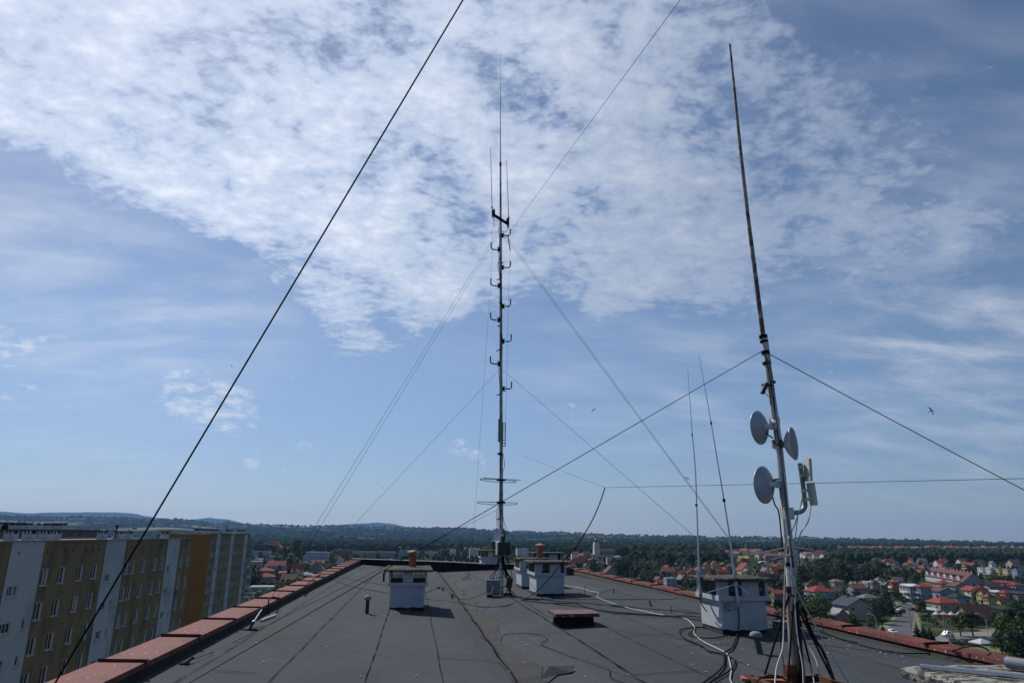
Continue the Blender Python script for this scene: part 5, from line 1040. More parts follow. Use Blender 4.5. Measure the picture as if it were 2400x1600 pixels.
packed((590, 830, 1316, 1350), 14, (22, 30), 'packed below the pale blue blocks at left', ('peach', 'cream', 'white', 'grey'), ('salmon', 'red', 'grey', 'brown'), 'packed houses at left')
packed((1310, 1460, 1324, 1344), 7, (18, 24), 'packed below the domed church', ('cream', 'white', 'peach'), ('salmon', 'maroon', 'grey'), 'packed houses below the church')
# maroon terrace with white dormers
p = onz(2236, 1374); Lr = 46.; t = thing('terrace_house', 'long maroon roofed terrace with a row of white dormers and a grey gable', 'terrace', (p.x, p.y, ZG), 0, None)
q0, q1 = onz(2172, 1360), onz(2258, 1377); ang = math.atan2(q1.y - q0.y, q1.x - q0.x); t.rotation_euler.z = ang; Lr = (q1 - q0).length + 6; mid = (q0 + q1) / 2; t.location = (mid.x, mid.y, ZG); BUILT.append((mid.x, mid.y, Lr * .5))
dep = 13.; m = MB(); m.prism([(0, 0), (0, 4.5), (dep / 2, 10.2), (dep, 4.5), (dep, 0)], -Lr / 2, Lr / 2, 'x'); m.build('wall', wallm('grey'), t, local=True)
m = MB(); m.prism([(-.6, 4.03), (-.6, 4.25), (dep / 2, 10.48), (dep + .6, 4.25), (dep + .6, 4.03), (dep / 2, 10.25)], -Lr / 2 - .3, Lr / 2 + .3, 'x'); rf = m.build('roof', roofm('maroon'), t, local=True)
for i in range(12):
    x = -Lr / 2 + 4 + (i // 2) * ((Lr - 8) / 5.6) + (i % 2) * 3.0
    m = MB(); m.prism([(x - 1.25, 4.7), (x - 1.25, 6.9), (x, 8.0), (x + 1.25, 6.9), (x + 1.25, 4.7)], .2, 3.2, 'y'); dm = m.build('dormer', frame_w, rf, local=True)
    m = MB(); m.prism([(x - 1.4, 6.8), (x, 8.05), (x + 1.4, 6.8), (x + 1.4, 6.95), (x, 8.22), (x - 1.4, 6.95)], .12, 3.6, 'y'); m.build('dormer_roof', roofm('navy'), rf, local=True)
    m = MB(); m.box((x, .17, 5.9), (1.0, .06, 1.0)); m.build('window', glass, rf, local=True)
for i in range(13): m = MB(); m.box((-Lr / 2 + 2 + i * (Lr - 4) / 12, dep / 2, 10.9), (.7, .7, 1.3)); m.build('chimney', chim_far, rf, local=True)

# domed church, spired church
p = onz(1398, 1306); t = thing('church', 'cream church with a red onion domed tower and long salmon roof', 'church', (p.x, p.y, ZG)); BUILT.append((p.x, p.y, 30)); cw = K('church_cream', (.62, .57, .47), None, .5, .9, .3); u = p.dot(_f) / F
def zat(y): return H + (1257.5 - y) * u          # height of a photo row at the church's distance
L = lambda m, nm, mt, par=t: m.build(nm, mt, par, local=True)
m = MB(); tb = 13.2 * u; z1, z2, z3 = zat(1287) - ZG, zat(1277) - ZG, zat(1271.5) - ZG
m.box((0, 0, z1 / 2), (tb, tb, z1)); m.box((0, 0, (z1 + z2) / 2), (tb * .95, tb * .95, z2 - z1)); m.box((0, 0, (z2 + z3) / 2), (tb * .85, tb * .85, z3 - z2 + .02)); m.box((0, 0, z1), (tb * 1.05, tb * 1.05, .5)); m.box((0, 0, z2), (tb * 1.0, tb * 1.0, .5)); tw = L(m, 'tower', cw)
hd = zat(1262.5) - zat(1271.5); rd = 4.6 * u
m = MB(); m.lathe([(rd * .8, 0), (rd, hd * .3), (rd * .98, hd * .5), (rd * .75, hd * .8), (rd * .3, hd * .97), (.05, hd * 1.0), (.12, hd * 1.2)], (0, 0, z3), n=18); m.build('dome', K('dome_red', (.22, .04, .04), None, 2, .3, metal=.3, spec=.6), tw, True, True)
for s_ in (-1, 1): m = MB(); m.box((s_ * 1.2, -tb / 2 * .95 - .03, (z1 + z2) / 2), (.9, .1, 2.4)); m.build('window', glass, tw, local=True)
nl = 46 * u; nw_ = 20 * u; zn0, zn1, zn2 = zat(1298) - ZG, zat(1292) - ZG, zat(1285.5) - ZG
m = MB(); m.box((nl * .55, nw_ * .5, zn0 / 2), (nl, nw_ * 1.2, zn0)); m.box((nl * .5, nw_ * .5, (zn0 + zn1) / 2 + .5), (nl * .9, nw_ * .62, zn1 - zn0 + 1)); m.box((-tb * .7, .5, zn0 * .52), (tb * 1.1, tb * 1.2, zn0 * 1.04)); L(m, 'nave', K('church_cream', (.62, .57, .47)))
m = MB(); hs = nw_ * .66; m.prism([(nw_ * .5 - hs, zn0 - .5), (nw_ * .5 - hs * .45, zn0 + 3.2), (nw_ * .5 + hs * .45, zn0 + 3.2), (nw_ * .5 + hs, zn0 - .5)], nl * .04, nl * 1.06, 'x'); L(m, 'aisle_roof', roofm('salmon'))
m = MB(); hs = nw_ * .36; m.prism([(nw_ * .5 - hs, zn1), (nw_ * .5, zn2), (nw_ * .5 + hs, zn1)], nl * .05, nl * .98, 'x'); L(m, 'nave_roof', roofm('salmon'))
p = onz(2379, 1296); u = p.dot(_f) / F; t = thing('church', 'distant brick church with a tall pointed spire at the right edge', 'church', (p.x, p.y, ZG)); BUILT.append((p.x, p.y, 30))
m = MB(); m.box((0, 0, 9 * u / 1), (5.0 * u, 5.0 * u, 18 * u)); m.build('tower', wallm('pink'), t, local=True); m = MB(); m.lathe([(3.4 * u, 18 * u), (1.6 * u, 22 * u), (.1, 29 * u)], n=8); m.build('spire', roofm('maroon'), t, local=True)
m = MB(); m.box((11 * u, 6, 4 * u), (18 * u, 20, 8 * u)); m.build('nave', wallm('white'), t, local=True); m = MB(); m.prism([(-5, 8 * u), (6, 13 * u), (17, 8 * u)], 2.5 * u, 21 * u, 'x'); m.build('nave_roof', roofm('salmon'), t, local=True)
# yellow signboard tower and shop with a lettered fascia at left
p = onz(673, 1300); u = p.dot(_f) / F; t = thing('signboard', 'plain yellow signboard standing among dark trees at left', 'signboard', (p.x, p.y, ZG)); m = MB(); m.box((0, 0, 14 * u), (6.5 * u, .6, 9 * u)); m.build('board', K('yellow_board', (.62, .50, .20), None, 1, .6), t, local=True)
m = MB(); m.cyl((-2 * u, .5, 0), (-2 * u, .5, 12 * u), .25); m.cyl((2 * u, .5, 0), (2 * u, .5, 12 * u), .25); m.build('post', galv, t, local=True)
p = onz(612, 1400); u = p.dot(_f) / F; t = thing('shop', 'low shop with a white sign board in blue lettering past the left parapet', 'shop', (p.x, p.y, ZG)); BUILT.append((p.x, p.y, 14)); wl_ = 62 * u; hz = 14 * u
m = MB(); m.box((0, 6, hz / 2), (wl_, 12, hz)); m.build('wall', wallm('white'), t, local=True); m = MB(); m.box((0, 6, hz + 9 * u + .15), (wl_ + .6, 12.6, .3)); m.build('roof', roofm('lgrey'), t, local=True)
m = MB(); m.box((0, 6, hz + 4.5 * u), (wl_ + .1, 12.1, 9 * u)); m.build('fascia', K('fascia_white', (.45, .47, .55), None, 1, .5), t, local=True); m = MB(); m.box((0, 5.95, hz + .2), (wl_ + .3, 12.3, .35)); m.build('fascia_trim', K('blue_ink', (.02, .025, .09), None, 2), t, local=True)
m = MB(); x = -wl_ * .34
m.lathe([(1.5 * u * 1.2, 0), (1.5 * u * 1.2, .06)], (x, -.06, hz + 4.6 * u), (0, -1, 0), 14); x += 4.2 * u
for ch in (1.0, .9, .8, 1.0, .9, .7, 0, 1.1, .9, .8, 1.0):
    if ch:
        m.box((x - .6 * u * .6, -.09, hz + 4.4 * u), (.5 * u, .08, 4.2 * u * ch)); m.box((x + .5 * u * .6, -.09, hz + (4.4 + .9 * ch) * u), (1.2 * u, .08, .7 * u)); m.box((x + .7 * u * .6, -.09, hz + 3.6 * u), (.45 * u, .08, 2.4 * u * ch))
    x += 2.15 * u
m.lathe([(1.3 * u, 0), (1.3 * u, .06)], (x + 1.5 * u, -.06, hz + 4.2 * u), (0, -1, 0), 14); m.build('lettering', K('blue_ink'  , (.02, .025, .09)), t, local=True)
for i in range(4): hwin(t, (lerp(-wl_ * .4, wl_ * .4, i / 3), 0, .9), R(-90), 1.6)

# ------------------------------------------------------------------ street furniture and cars
def lamp(px, by, hpx, arms, label):
    p = onz(px, by); u = p.dot(_f) / F; hz = hpx * u; t = thing('street_lamp', label, 'street lamp', (p.x, p.y, ZG), -YAW - .55, 'street lamps')
    m = MB(); m.cyl((0, 0, 0), (0, 0, hz * .78), .13, .08, 8); m.build('post', K('lamp_post', (.5, .5, .48), None, 2, .6), t, local=True)
    for s_ in arms:
        ln = 11 * u * abs(s_); sg = 1 if s_ > 0 else -1
        m = MB(); m.tube([(0, 0, hz * .77), (sg * ln * .08, 0, hz * .86), (sg * ln * .35, 0, hz * .95), (sg * ln, 0, hz)], .07, 6); ar = m.build('arm', K('lamp_post', (.5, .5, .48)), t, local=True)
        m = MB(); m.box((sg * (ln + .45), 0, hz + .02), (1.1, .4, .22)); m.build('lamp_head', whiteplast, ar, local=True)
lamp(2057, 1482, 40, (-1,), 'pale street lamp with one arm left of the street')
lamp(2161, 1484, 45, (-1.2, .9), 'pale street lamp with two arms right of the street')
lamp(2318, 1500, 58, (-1.2,), 'pale street lamp with one arm beside the flat crowned tree')
def pole_(px, by, hpx, label, bar=True):
    p = onz(px, by); u = p.dot(_f) / F; m = MB(); hz = hpx * u; m.cyl((p.x, p.y, ZG), (p.x, p.y, ZG + hz), .17, .11, 8)
    if bar: m.box((p.x, p.y, ZG + hz - .5), (1.6, .1, .12), -.6)
    solo(m, 'utility_pole', K('concrete_post', (.22, .21, .2), None, 2), label, 'utility pole', (p.x, p.y, ZG), 'utility poles')
pole_(2137, 1474, 46, 'dark utility pole on the right kerb of the street'); pole_(2219, 1496, 62, 'concrete utility pole beside the white car in the yard'); pole_(2226, 1484, 40, 'thinner slanting pole behind the white car in the yard', False); pole_(2007, 1466, 36, 'pale utility pole in front of the navy gabled house'); pole_(2393, 1390, 20, 'slim pole near the right edge', False)
p0, p1 = onz(2160, 1486), onz(2232, 1486); m = MB(); zt = 18 * p0.dot(_f) / F
for k in range(5): q = p0.lerp(p1, k / 4); m.cyl((q.x, q.y, ZG), (q.x, q.y, ZG + zt * 2.0), .08, n=6)
for z in (zt * 1.0, zt * 2.0): m.beam((p0.x, p0.y, ZG + z), (p1.x, p1.y, ZG + z), .10, .12)
solo(m, 'pitch_fence', galv, 'tall pale rail fence behind the dark conifers', 'fence', (p0.x, p0.y, ZG))
p0, p1 = onz(2258, 1511), onz(2352, 1512); t = thing('concrete_fence', 'grey panel fence along the lawn below the flat crowned tree', 'fence', (p0.x, p0.y, ZG)); n = 10
for k in range(n):
    a, b = p0.lerp(p1, k / n), p0.lerp(p1, (k + .94) / n); m = MB(); m.beam((a.x, a.y, ZG + 1.0), (b.x, b.y, ZG + 1.0), .12, 2.0); m.build('fence_panel', K('fence_grey', (.24, .24, .22), None, .8, .9), t)
    m = MB(); m.box((a.x, a.y, ZG + 1.1), (.22, .22, 2.2)); m.build('fence_post', K('concrete_post', (.22, .21, .2)), t)
p = onz(2305, 1528); u = p.dot(_f) / F; t = thing('garden_tent', 'grey white pyramid roofed tent beyond the right parapet', 'tent', (p.x, p.y, ZG)); r_ = 20 * u; m = MB(); m.lathe([(r_ * 1.35, 2.6), (r_ * 1.35, 2.9), (.05, 2.9 + 9 * u)], n=4); m.build('canopy', K('tent_cloth', (.42, .43, .45), None, 1, .8, .2), t, local=True)
m = MB(); [m.cyl((sx * r_ * .85, sy * r_ * .85, 0), (sx * r_ * .85, sy * r_ * .85, 2.8), .06) for sx in (-1, 1) for sy in (-1, 1)]; m.build('pole_frame', galv, t, local=True)
p0, p1 = onz(2192, 1470), onz(2262, 1473); u = p0.dot(_f) / F; t = thing('terrace_awning', 'row of grey domed awnings with an orange red valance', 'awning', (p0.x, p0.y, ZG)); d = (p1 - p0); n = 4
for k in range(n):
    a = p0 + d * ((k + .5) / n); r_ = d.length / n / 2; m = MB(); m.lathe([(r_ * 1.3, 5.0), (r_ * .9, 5.4), (r_ * .4, 5.9), (.05, 6.3)], (a.x, a.y, ZG), n=8); m.build('canopy', K('tent_cloth', (.42, .43, .45)), t)
m = MB(); m.beam((p0.x, p0.y - 2.2, ZG + 4.6), (p1.x, p1.y - 2.2, ZG + 4.6), .15, 1.1); m.build('valance', K('valance_red', (.50, .085, .02), None, 2), t)
m = MB(); [m.cyl((p0 + d * k / n) + Vector((0, -2, 0)), (p0 + d * k / n) + Vector((0, -2, 5)), .08) for k in range(n + 1)]; m.build('frame_post', galv, t)
carw = K('car_white', (.70, .71, .72), None, 1, .25, .1, spec=.6); card = K('car_dark', (.02, .022, .028), None, 1, .25, .1, spec=.6); carg = K('car_silver', (.30, .31, .33), None, 1, .25, .1, spec=.6)
tyre = K('tyre', (.012, .012, .012), None, 3)
def car(px, by, paint, rz_, label, van=False):
    p = onz(px, by); t = thing('parked_car', label, 'car', (p.x, p.y, ZG + .07), rz_, 'cars by the street')
    lw, hh = .87, 1.5 if not van else 1.8; prof = [(-2.15, .32), (-2.2, .62), (-2.1, .82), (-1.25, .95), (-.55, hh), (1.2, hh), (1.95, .98), (2.12, .9), (2.15, .35)]
    m = MB(); k = len(prof); vs = []
    for y, s_ in ((-lw, 1), (lw, 1)): vs += [(x, y * (.80 if z > 1.1 else 1), z) for x, z in prof]
    m.add(vs, [tuple(range(k))[::-1], tuple(range(k, 2 * k))] + [(i, (i + 1) % k, k + (i + 1) % k, k + i) for i in range(k)]); b = m.build('body', paint, t, local=True)
    m = MB(); m.add([(-1.18, -.72, 1.02), (-1.18, .72, 1.02), (-.62, .64, hh - .06), (-.62, -.64, hh - .06)], [(0, 1, 2, 3)]); m.v = [(x - .03, y, z + .02) for x, y, z in m.v]; m.build('windscreen', glass, b, local=True)
    m = MB(); m.add([(1.92, -.72, 1.06), (1.92, .72, 1.06), (1.26, .64, hh - .06), (1.26, -.64, hh - .06)], [(3, 2, 1, 0)]); m.v = [(x + .03, y, z + .02) for x, y, z in m.v]; m.build('rear_window', glass, b, local=True)
    for s_ in (-1, 1): m = MB(); m.add([(-1.0, s_ * .86, 1.0), (1.6, s_ * .86, 1.0), (1.1, s_ * .72, hh - .1), (-.5, s_ * .72, hh - .1)], [(0, 1, 2, 3)]); m.build('side_window', glass, b, local=True)
    for x in (-1.35, 1.35):
        for y in (-.80, .80): m = MB(); m.lathe([(.31, -.1), (.33, -.06), (.33, .06), (.31, .1)], (x, y, .33), (0, 1, 0), 14); wv = m.build('wheel', tyre, t, local=True)
    for y in (-.62, .62): m = MB(); m.box((-2.16, y, .68), (.08, .34, .16)); m.build('headlight', whiteplast, b, local=True)
S_ = R(62)
car(2093, 1484, carw, R(75), 'white car driving toward the viewer on the street'); car(2221, 1491, carw, R(8), 'white car parked in the yard beside a pole', True)
car(2112, 1431, carw, R(8), 'white car parked at the left kerb up the street'); car(2111, 1436, card, R(6), 'dark car parked in front of the white one up the street'); car(2103, 1441, card, R(10), 'dark car half under the trees left of the street')
car(2106, 1426, card, R(6), 'dark car parked farthest up the left kerb'); car(2138, 1430, card, R(20), 'dark car parked on the right side of the street'); car(2081, 1427, carg, R(5), 'silver car half hidden under trees left of the street')

# ------------------------------------------------------------------ trees
def crown_mesh(seed, kind):
    r = random.Random(seed); m = MB()
    if kind in ('broad', 'umbrella'):
        c0, ez = (5.1, 4.2) if kind == 'broad' else (6.3, 2.7)
        N = 28; cl = []
        for i in range(N):
            z = r.uniform(-.75, 1); a = r.uniform(0, 6.283); rad = math.sqrt(max(0, 1 - z * z)) * r.uniform(.45, 1.0)
            cl.append((Vector((rad * math.cos(a) * 3.0, rad * math.sin(a) * 3.0, c0 + z * ez)), r.uniform(.9, 1.6)))
        for c, cr in cl:
            for _ in range(46):
                d = Vector((r.gauss(0, 1), r.gauss(0, 1), r.gauss(.25, 1))).normalized(); p = c + d * cr * r.uniform(.75, 1.1)
                n = (d + Vector((r.gauss(0, .5), r.gauss(0, .5), r.gauss(0, .5)))).normalized(); x = n.orthogonal().normalized(); y = n.cross(x); s_ = r.uniform(.20, .42)
                m.add([p + x * s_, p + y * s_ * .8, p - x * s_, p - y * s_ * .8], [(0, 1, 2, 3)])
    else:
        for i in range(15):
            z = 1.0 + 8.6 * i / 15; rad = 2.1 * (1 - i / 15.5) * r.uniform(.8, 1.1)
            for k in range(max(7, int(22 * (1 - i / 17)))):
                a = r.uniform(0, 6.283); ln = rad * r.uniform(.7, 1.1); dz = -ln * r.uniform(.15, .4); d = Vector((math.cos(a), math.sin(a), 0)); t_ = Vector((-d.y, d.x, 0))
                p0, p1 = Vector((0, 0, z + .3)) + d * .1, Vector((0, 0, z + dz)) + d * ln; wv = .16 + ln * .2
                m.add([p0, p0.lerp(p1, .6) + t_ * wv, p1, p0.lerp(p1, .6) - t_ * wv], [(0, 1, 2, 3)]); m.add([p0.lerp(p1, .3), p0.lerp(p1, .7) + Vector((0, 0, .25)), p1, p0.lerp(p1, .6) - Vector((0, 0, .4))], [(0, 1, 2, 3)])
    return m
def trunk_mesh(seed, kind):
    r = random.Random(seed + 99); m = MB()
    if kind == 'broad':
        m.tube([(0, 0, -.1), (.05, 0, 1.5), (0, .08, 3.2), (.1, 0, 6.5)], [.26, .2, .17, .05], 8)
        for i in range(6): a = i * 1.05 + r.uniform(0, .4); z = r.uniform(2.6, 4.5); m.tube([(0, 0, z), (math.cos(a) * 1.1, math.sin(a) * 1.1, z + 1.2), (math.cos(a) * 2.2, math.sin(a) * 2.2, z + 2.3)], [.1, .07, .03], 5)
    else: m.tube([(0, 0, -.1), (0, 0, 9)], [.2, .04], 6)
    return m.mesh('trunk', bark)
TV = {}
for kind, nvar, lm in (('broad', 7, leaf_d), ('light', 3, leaf_l), ('conifer', 3, leaf_c), ('umbrella', 2, leaf_d)):
    TV[kind] = []
    for i in range(nvar):
        k = kind if kind in ('conifer', 'umbrella') else 'broad'; TV[kind].append((crown_mesh(i * 7 + len(kind), k).mesh('crown', lm), trunk_mesh(i, 'conifer' if k == 'conifer' else 'broad')))
def tree(px, by, hpx, wpx, kind, label, group, loc=None, name=None):
    p = onz(px, by) if loc is None else Vector(loc); u = p.dot(_f) / F; hz, wd = hpx * u, wpx * u
    nm = name or ('conifer_tree' if kind == 'conifer' else 'leafy_tree'); t = thing(nm, label, 'tree', (p.x, p.y, ZG), 0, group)
    c, tr = random.choice(TV[kind]); zz = hz / 10.; xy = wd / (7.4 if kind != 'conifer' else 4.3)
    for nme, me in (('crown', c), ('trunk', tr)):
        o = inst(nme, me, t, (0, 0, 0), random.uniform(0, 6.28)); o.scale = (xy * random.uniform(.92, 1.08), xy * random.uniform(.92, 1.08), zz)
    BUILT.append((p.x, p.y, wd * .2)); return t
NT_ = [(2252, 1490, 46, 48, 'umbrella', 'left of two joined flat crowned trees in the yard'), (2281, 1490, 54, 60, 'umbrella', 'right of two joined flat crowned trees in the yard'),
 (2152, 1500, 44, 30, 'conifer', 'dark conifer in front of the two armed street lamp'), (2168, 1502, 40, 30, 'conifer', 'dark conifer right of the two armed street lamp'), (2182, 1500, 34, 26, 'conifer', 'smaller dark conifer by the grey shed wall'),
 (2236, 1516, 24, 22, 'light', 'light green bush just above the right parapet'), (2252, 1518, 22, 26, 'light', 'rounded light green bush beside the panel fence'),
 (2366, 1532, 86, 62, 'light', 'tall bright leafy tree at the right edge, left part'), (2400, 1540, 86, 74, 'broad', 'tall dark leafy tree at the right edge'), (2384, 1546, 60, 70, 'broad', 'wide dark bush below the right edge trees'), (2350, 1534, 50, 44, 'broad', 'low dark bush at the foot of the right edge trees'),
 (1903, 1462, 66, 42, 'broad', 'big leafy tree right of the leaning pole, left crown'), (1928, 1466, 76, 48, 'light', 'big leafy tree right of the leaning pole, tallest crown'), (1945, 1458, 48, 30, 'broad', 'leafy tree before the blue grey house'),
 (2000, 1474, 34, 34, 'broad', 'dark shrub below the navy gabled house'), (2052, 1460, 54, 40, 'broad', 'dark tree beside the street, left row front'), (2072, 1452, 50, 38, 'broad', 'dark tree beside the street, left row middle'), (2086, 1442, 58, 36, 'conifer', 'tall dark conifer beside the street'), (2078, 1420, 34, 40, 'broad', 'round dark tree below the green roofed house'), (2040, 1470, 22, 30, 'light', 'light shrub near the one armed street lamp'), (2016, 1478, 26, 20, 'conifer', 'small conifer near the pink outbuilding'), (2070, 1482, 20, 22, 'conifer', 'small conifer at the street corner'),
 (2160, 1440, 30, 34, 'broad', 'dark hedge like tree beside the beige red roofed house'), (2172, 1456, 26, 36, 'broad', 'dark shrub right of the street lamp arms'), (2155, 1424, 22, 30, 'broad', 'dark shrub under the grey red roofed house'), (2118, 1416, 20, 22, 'broad', 'dark shrub under the orange house'), (2255, 1414, 26, 22, 'light', 'green tree below the cream balconied house'), (2244, 1408, 30, 20, 'conifer', 'conifer behind the dark green roof'), (2318, 1424, 34, 18, 'conifer', 'slim conifer right of the cream balconied house'), (2330, 1440, 24, 50, 'broad', 'dark hedge row at the right'), (2385, 1448, 40, 40, 'broad', 'dark tree behind the right edge trees'), (2340, 1462, 30, 40, 'broad', 'dark tree behind the brown long roof'),
 (1910, 1392, 32, 26, 'light', 'bright green young tree above the blue grey house'), (1946, 1402, 34, 40, 'broad', 'dark tree left of the mauve roofed house'), (1978, 1412, 30, 36, 'broad', 'dark tree below the small tan hipped house'),
 (604, 1420, 34, 40, 'light', 'bright green bush by the shop sign, left'), (630, 1412, 32, 38, 'light', 'bright green bush by the shop sign, middle'), (652, 1400, 38, 34, 'light', 'bright green bush by the shop sign, right'), (672, 1392, 34, 36, 'light', 'bright green tree hugging the left parapet'), (692, 1384, 30, 30, 'broad', 'dark tree hugging the left parapet'), (590, 1386, 66, 26, 'conifer', 'tall dark conifer beside the far ochre block'), (602, 1384, 48, 26, 'broad', 'dark tree beside the far ochre block'),
 (664, 1334, 52, 30, 'broad', 'dark tree left of the tall crown beside the blue block'), (694, 1322, 56, 40, 'broad', 'tall dark crown left of the long pale blue block'), (682, 1338, 40, 36, 'broad', 'dark rounded tree below the tall crown'), (776, 1326, 32, 28, 'light', 'yellow green tree right of the long pale blue block'), (610, 1316, 24, 26, 'broad', 'dark tree in front of the pale blue block'), (635, 1320, 24, 22, 'broad', 'small dark tree in front of the lower blue block'), (738, 1336, 26, 20, 'conifer', 'dark conifer above the tan mansard roof'), (676, 1352, 34, 16, 'conifer', 'slim dark conifer beside the patchy salmon roof'), (712, 1342, 26, 40, 'broad', 'bushy tree left of the tan mansard roof'), (770, 1340, 22, 30, 'broad', 'grey green tree at the left parapet end'), (705, 1368, 24, 20, 'broad', 'small dark tree between brown roof and parapet'),
 (884, 1308, 18, 8, 'conifer', 'small dark conifer before the long greenish block'), (928, 1309, 20, 14, 'conifer', 'dark conifer by the white gable at the centre'), (1072, 1309, 26, 12, 'conifer', 'dark slim conifer beside the white stepped block'), (1088, 1310, 22, 16, 'broad', 'dark tree beside the white five storey block'), (1106, 1303, 26, 14, 'conifer', 'tall dark conifer behind the white five storey block'), (1020, 1310, 14, 22, 'broad', 'low green tree before the small beige block'), (1145, 1304, 26, 34, 'light', 'light green tree behind the tall mast'), (1252, 1310, 24, 22, 'broad', 'green tree right of the white and grey block'),
 (1392, 1342, 32, 26, 'broad', 'dark tree left of the pale blue two storey house'), (1405, 1340, 22, 18, 'light', 'light shrub in front of the pale blue two storey house')]
for px, by, hp_, wp_, kd, lb in NT_: tree(px, by, hp_, wp_, kd, lb, 'single trees near the houses')
for _k in range(14):
    _q = onz(*(lambda t: (interp(t, [(1411, 2108), (1420, 2124), (1430, 2130), (1448, 2122), (1468, 2112), (1500, 2100)]), t))(1411 + _k * 6.4)); BUILT.append((_q.x, _q.y, 8.))
for _x, _y in ((2185, 1492), (2210, 1488), (2225, 1490), (2250, 1489), (2300, 1490), (2330, 1488), (2290, 1518), (2310, 1524)):
    _q = onz(_x, _y); BUILT.append((_q.x, _q.y, 7.))
def free(x, y, pad=2.): return all((x - a) ** 2 + (y - b) ** 2 > (c + pad) ** 2 for a, b, c in BUILT)
def grove(poly, n, hp, wp, label, mix=('broad',), pad=1.):
    x0, x1, y0, y1 = poly; k = 0; tries = 0
    while k < n and tries < n * 14:
        tries += 1; px, py = random.uniform(x0, x1), y0 + (y1 - y0) * random.random(); p = onz(px, py)
        if not free(p.x, p.y, pad): continue
        s_ = (py - 1257) / (y1 - 1257.); tree(px, py, random.uniform(*hp) * s_, random.uniform(*wp) * s_, random.choice(mix), label, label); k += 1
B3 = ('broad', 'broad', 'broad', 'light', 'conifer')
grove((1440, 1500, 1322, 1358), 16, (34, 46), (26, 36), 'dark leafy tree in the wood left of the lone red roof')
grove((1490, 1640, 1322, 1352), 22, (26, 36), (22, 32), 'dark leafy tree between the lone red roof and the white whip antenna', B3)
grove((1500, 1560, 1356, 1372), 6, (20, 26), (20, 28), 'low leafy tree below the lone red roof', B3)
grove((1640, 1730, 1326, 1348), 12, (14, 22), (20, 28), 'dark leafy tree behind the two whip antennas', B3)
grove((1880, 2000, 1346, 1378), 26, (44, 56), (34, 46), 'large dark tree in the wood right of the leaning pole')
grove((1990, 2090, 1346, 1380), 20, (42, 52), (34, 46), 'large dark tree in the wood above the street top')
grove((2120, 2170, 1352, 1378), 8, (26, 34), (16, 24), 'dark tree left of the maroon terrace', ('broad', 'conifer'))
grove((2290, 2400, 1366, 1384), 22, (16, 24), (18, 26), 'dark tree in the green strip right of the terrace gable', B3)
grove((2240, 2300, 1350, 1366), 8, (20, 26), (18, 24), 'dark tree between the middle row and the right row')
grove((1950, 2400, 1312, 1332), 34, (12, 20), (15, 24), 'dark leafy tree among the back row houses', B3)
grove((560, 900, 1300, 1330), 26, (22, 32), (18, 28), 'dark leafy tree among the left hand blocks', B3)
grove((1300, 1440, 1318, 1334), 10, (12, 18), (14, 20), 'dark leafy tree among the houses below the church', B3)
grove((2100, 2400, 1392, 1440), 14, (14, 20), (14, 22), 'garden tree between the red roofed houses at right', B3)
grove((940, 1260, 1298, 1308), 18, (20, 26), (18, 26), 'green tree behind the far parapet', B3)
for poly, n, hp_, wp_, lb in (((1960, 2100, 1382, 1420), 16, (18, 28), (20, 28), 'dark garden tree around the grey houses left of the street'), ((2120, 2330, 1404, 1470), 26, (12, 22), (16, 26), 'dark garden tree below the red hipped house'), ((2080, 2300, 1326, 1350), 18, (14, 22), (16, 22), 'tree between the terraced houses at right'),
        ((1700, 1960, 1312, 1345), 26, (11, 18), (13, 20), 'dark tree among the roofs behind the leaning pole'), ((1560, 1790, 1350, 1380), 18, (16, 24), (16, 24), 'garden tree between the orange roofs'), ((600, 800, 1330, 1375), 18, (18, 28), (18, 26), 'garden tree between the red roofs at left')):
    grove(poly, n, hp_, wp_, lb, B3, .2)
# houses of the far town: small, one mesh of wall and roof each
def farhouse(px, by, label, group, wl, rf_, s_=1.):
    p = onz(px, by); w, d, h = 11 * s_ * random.uniform(.8, 1.3), 9 * s_, 7.5 * random.uniform(.8, 1.3); m = MB(); yw = random.uniform(-1.6, 1.6)
    m.prism([(-d / 2, 0), (-d / 2, h), (0, h + d * .3), (d / 2, h), (d / 2, 0)], -w / 2, w / 2, 'x'); m.cur = 1
    m.prism([(-d / 2 - .5, h - .2), (-d / 2 - .5, h + .1), (0, h + d * .3 + .4), (d / 2 + .5, h + .1), (d / 2 + .5, h - .2), (0, h + d * .3 + .1)], -w / 2 - .4, w / 2 + .4, 'x')
    o = bpy.data.objects.new('house', m.mesh('house', [wallm(wl), roofm(rf_)])); C.objects.link(o); o.location = (p.x, p.y, ZG); o.rotation_euler = (0, 0, yw); tag(o, label, 'house', group); BUILT.append((p.x, p.y, w * .4))
WL, RL = ('white', 'white', 'cream', 'stone', 'peach'), ('red', 'salmon', 'salmon', 'maroon', 'brown', 'grey')
for (x0, x1, y0, y1, n, lb) in ((1690, 1860, 1299, 1312, 34, 'small distant house between the antenna stack and the leaning pole'), (2000, 2400, 1297, 1306, 16, 'small house scattered among the far dark trees at right'), (1330, 1380, 1308, 1316, 4, 'small house scattered below the domed church'), (1850, 1960, 1302, 1318, 12, 'small distant house right behind the leaning pole')):
    k = 0; tr_ = 0
    while k < n and tr_ < 400:
        tr_ += 1; px, py = random.uniform(x0, x1), random.uniform(y0, y1); p = onz(px, py)
        if free(p.x, p.y, 3): farhouse(px, py, lb, lb, random.choice(WL), random.choice(RL), 1.0 if py > 1300 else 1.5); k += 1

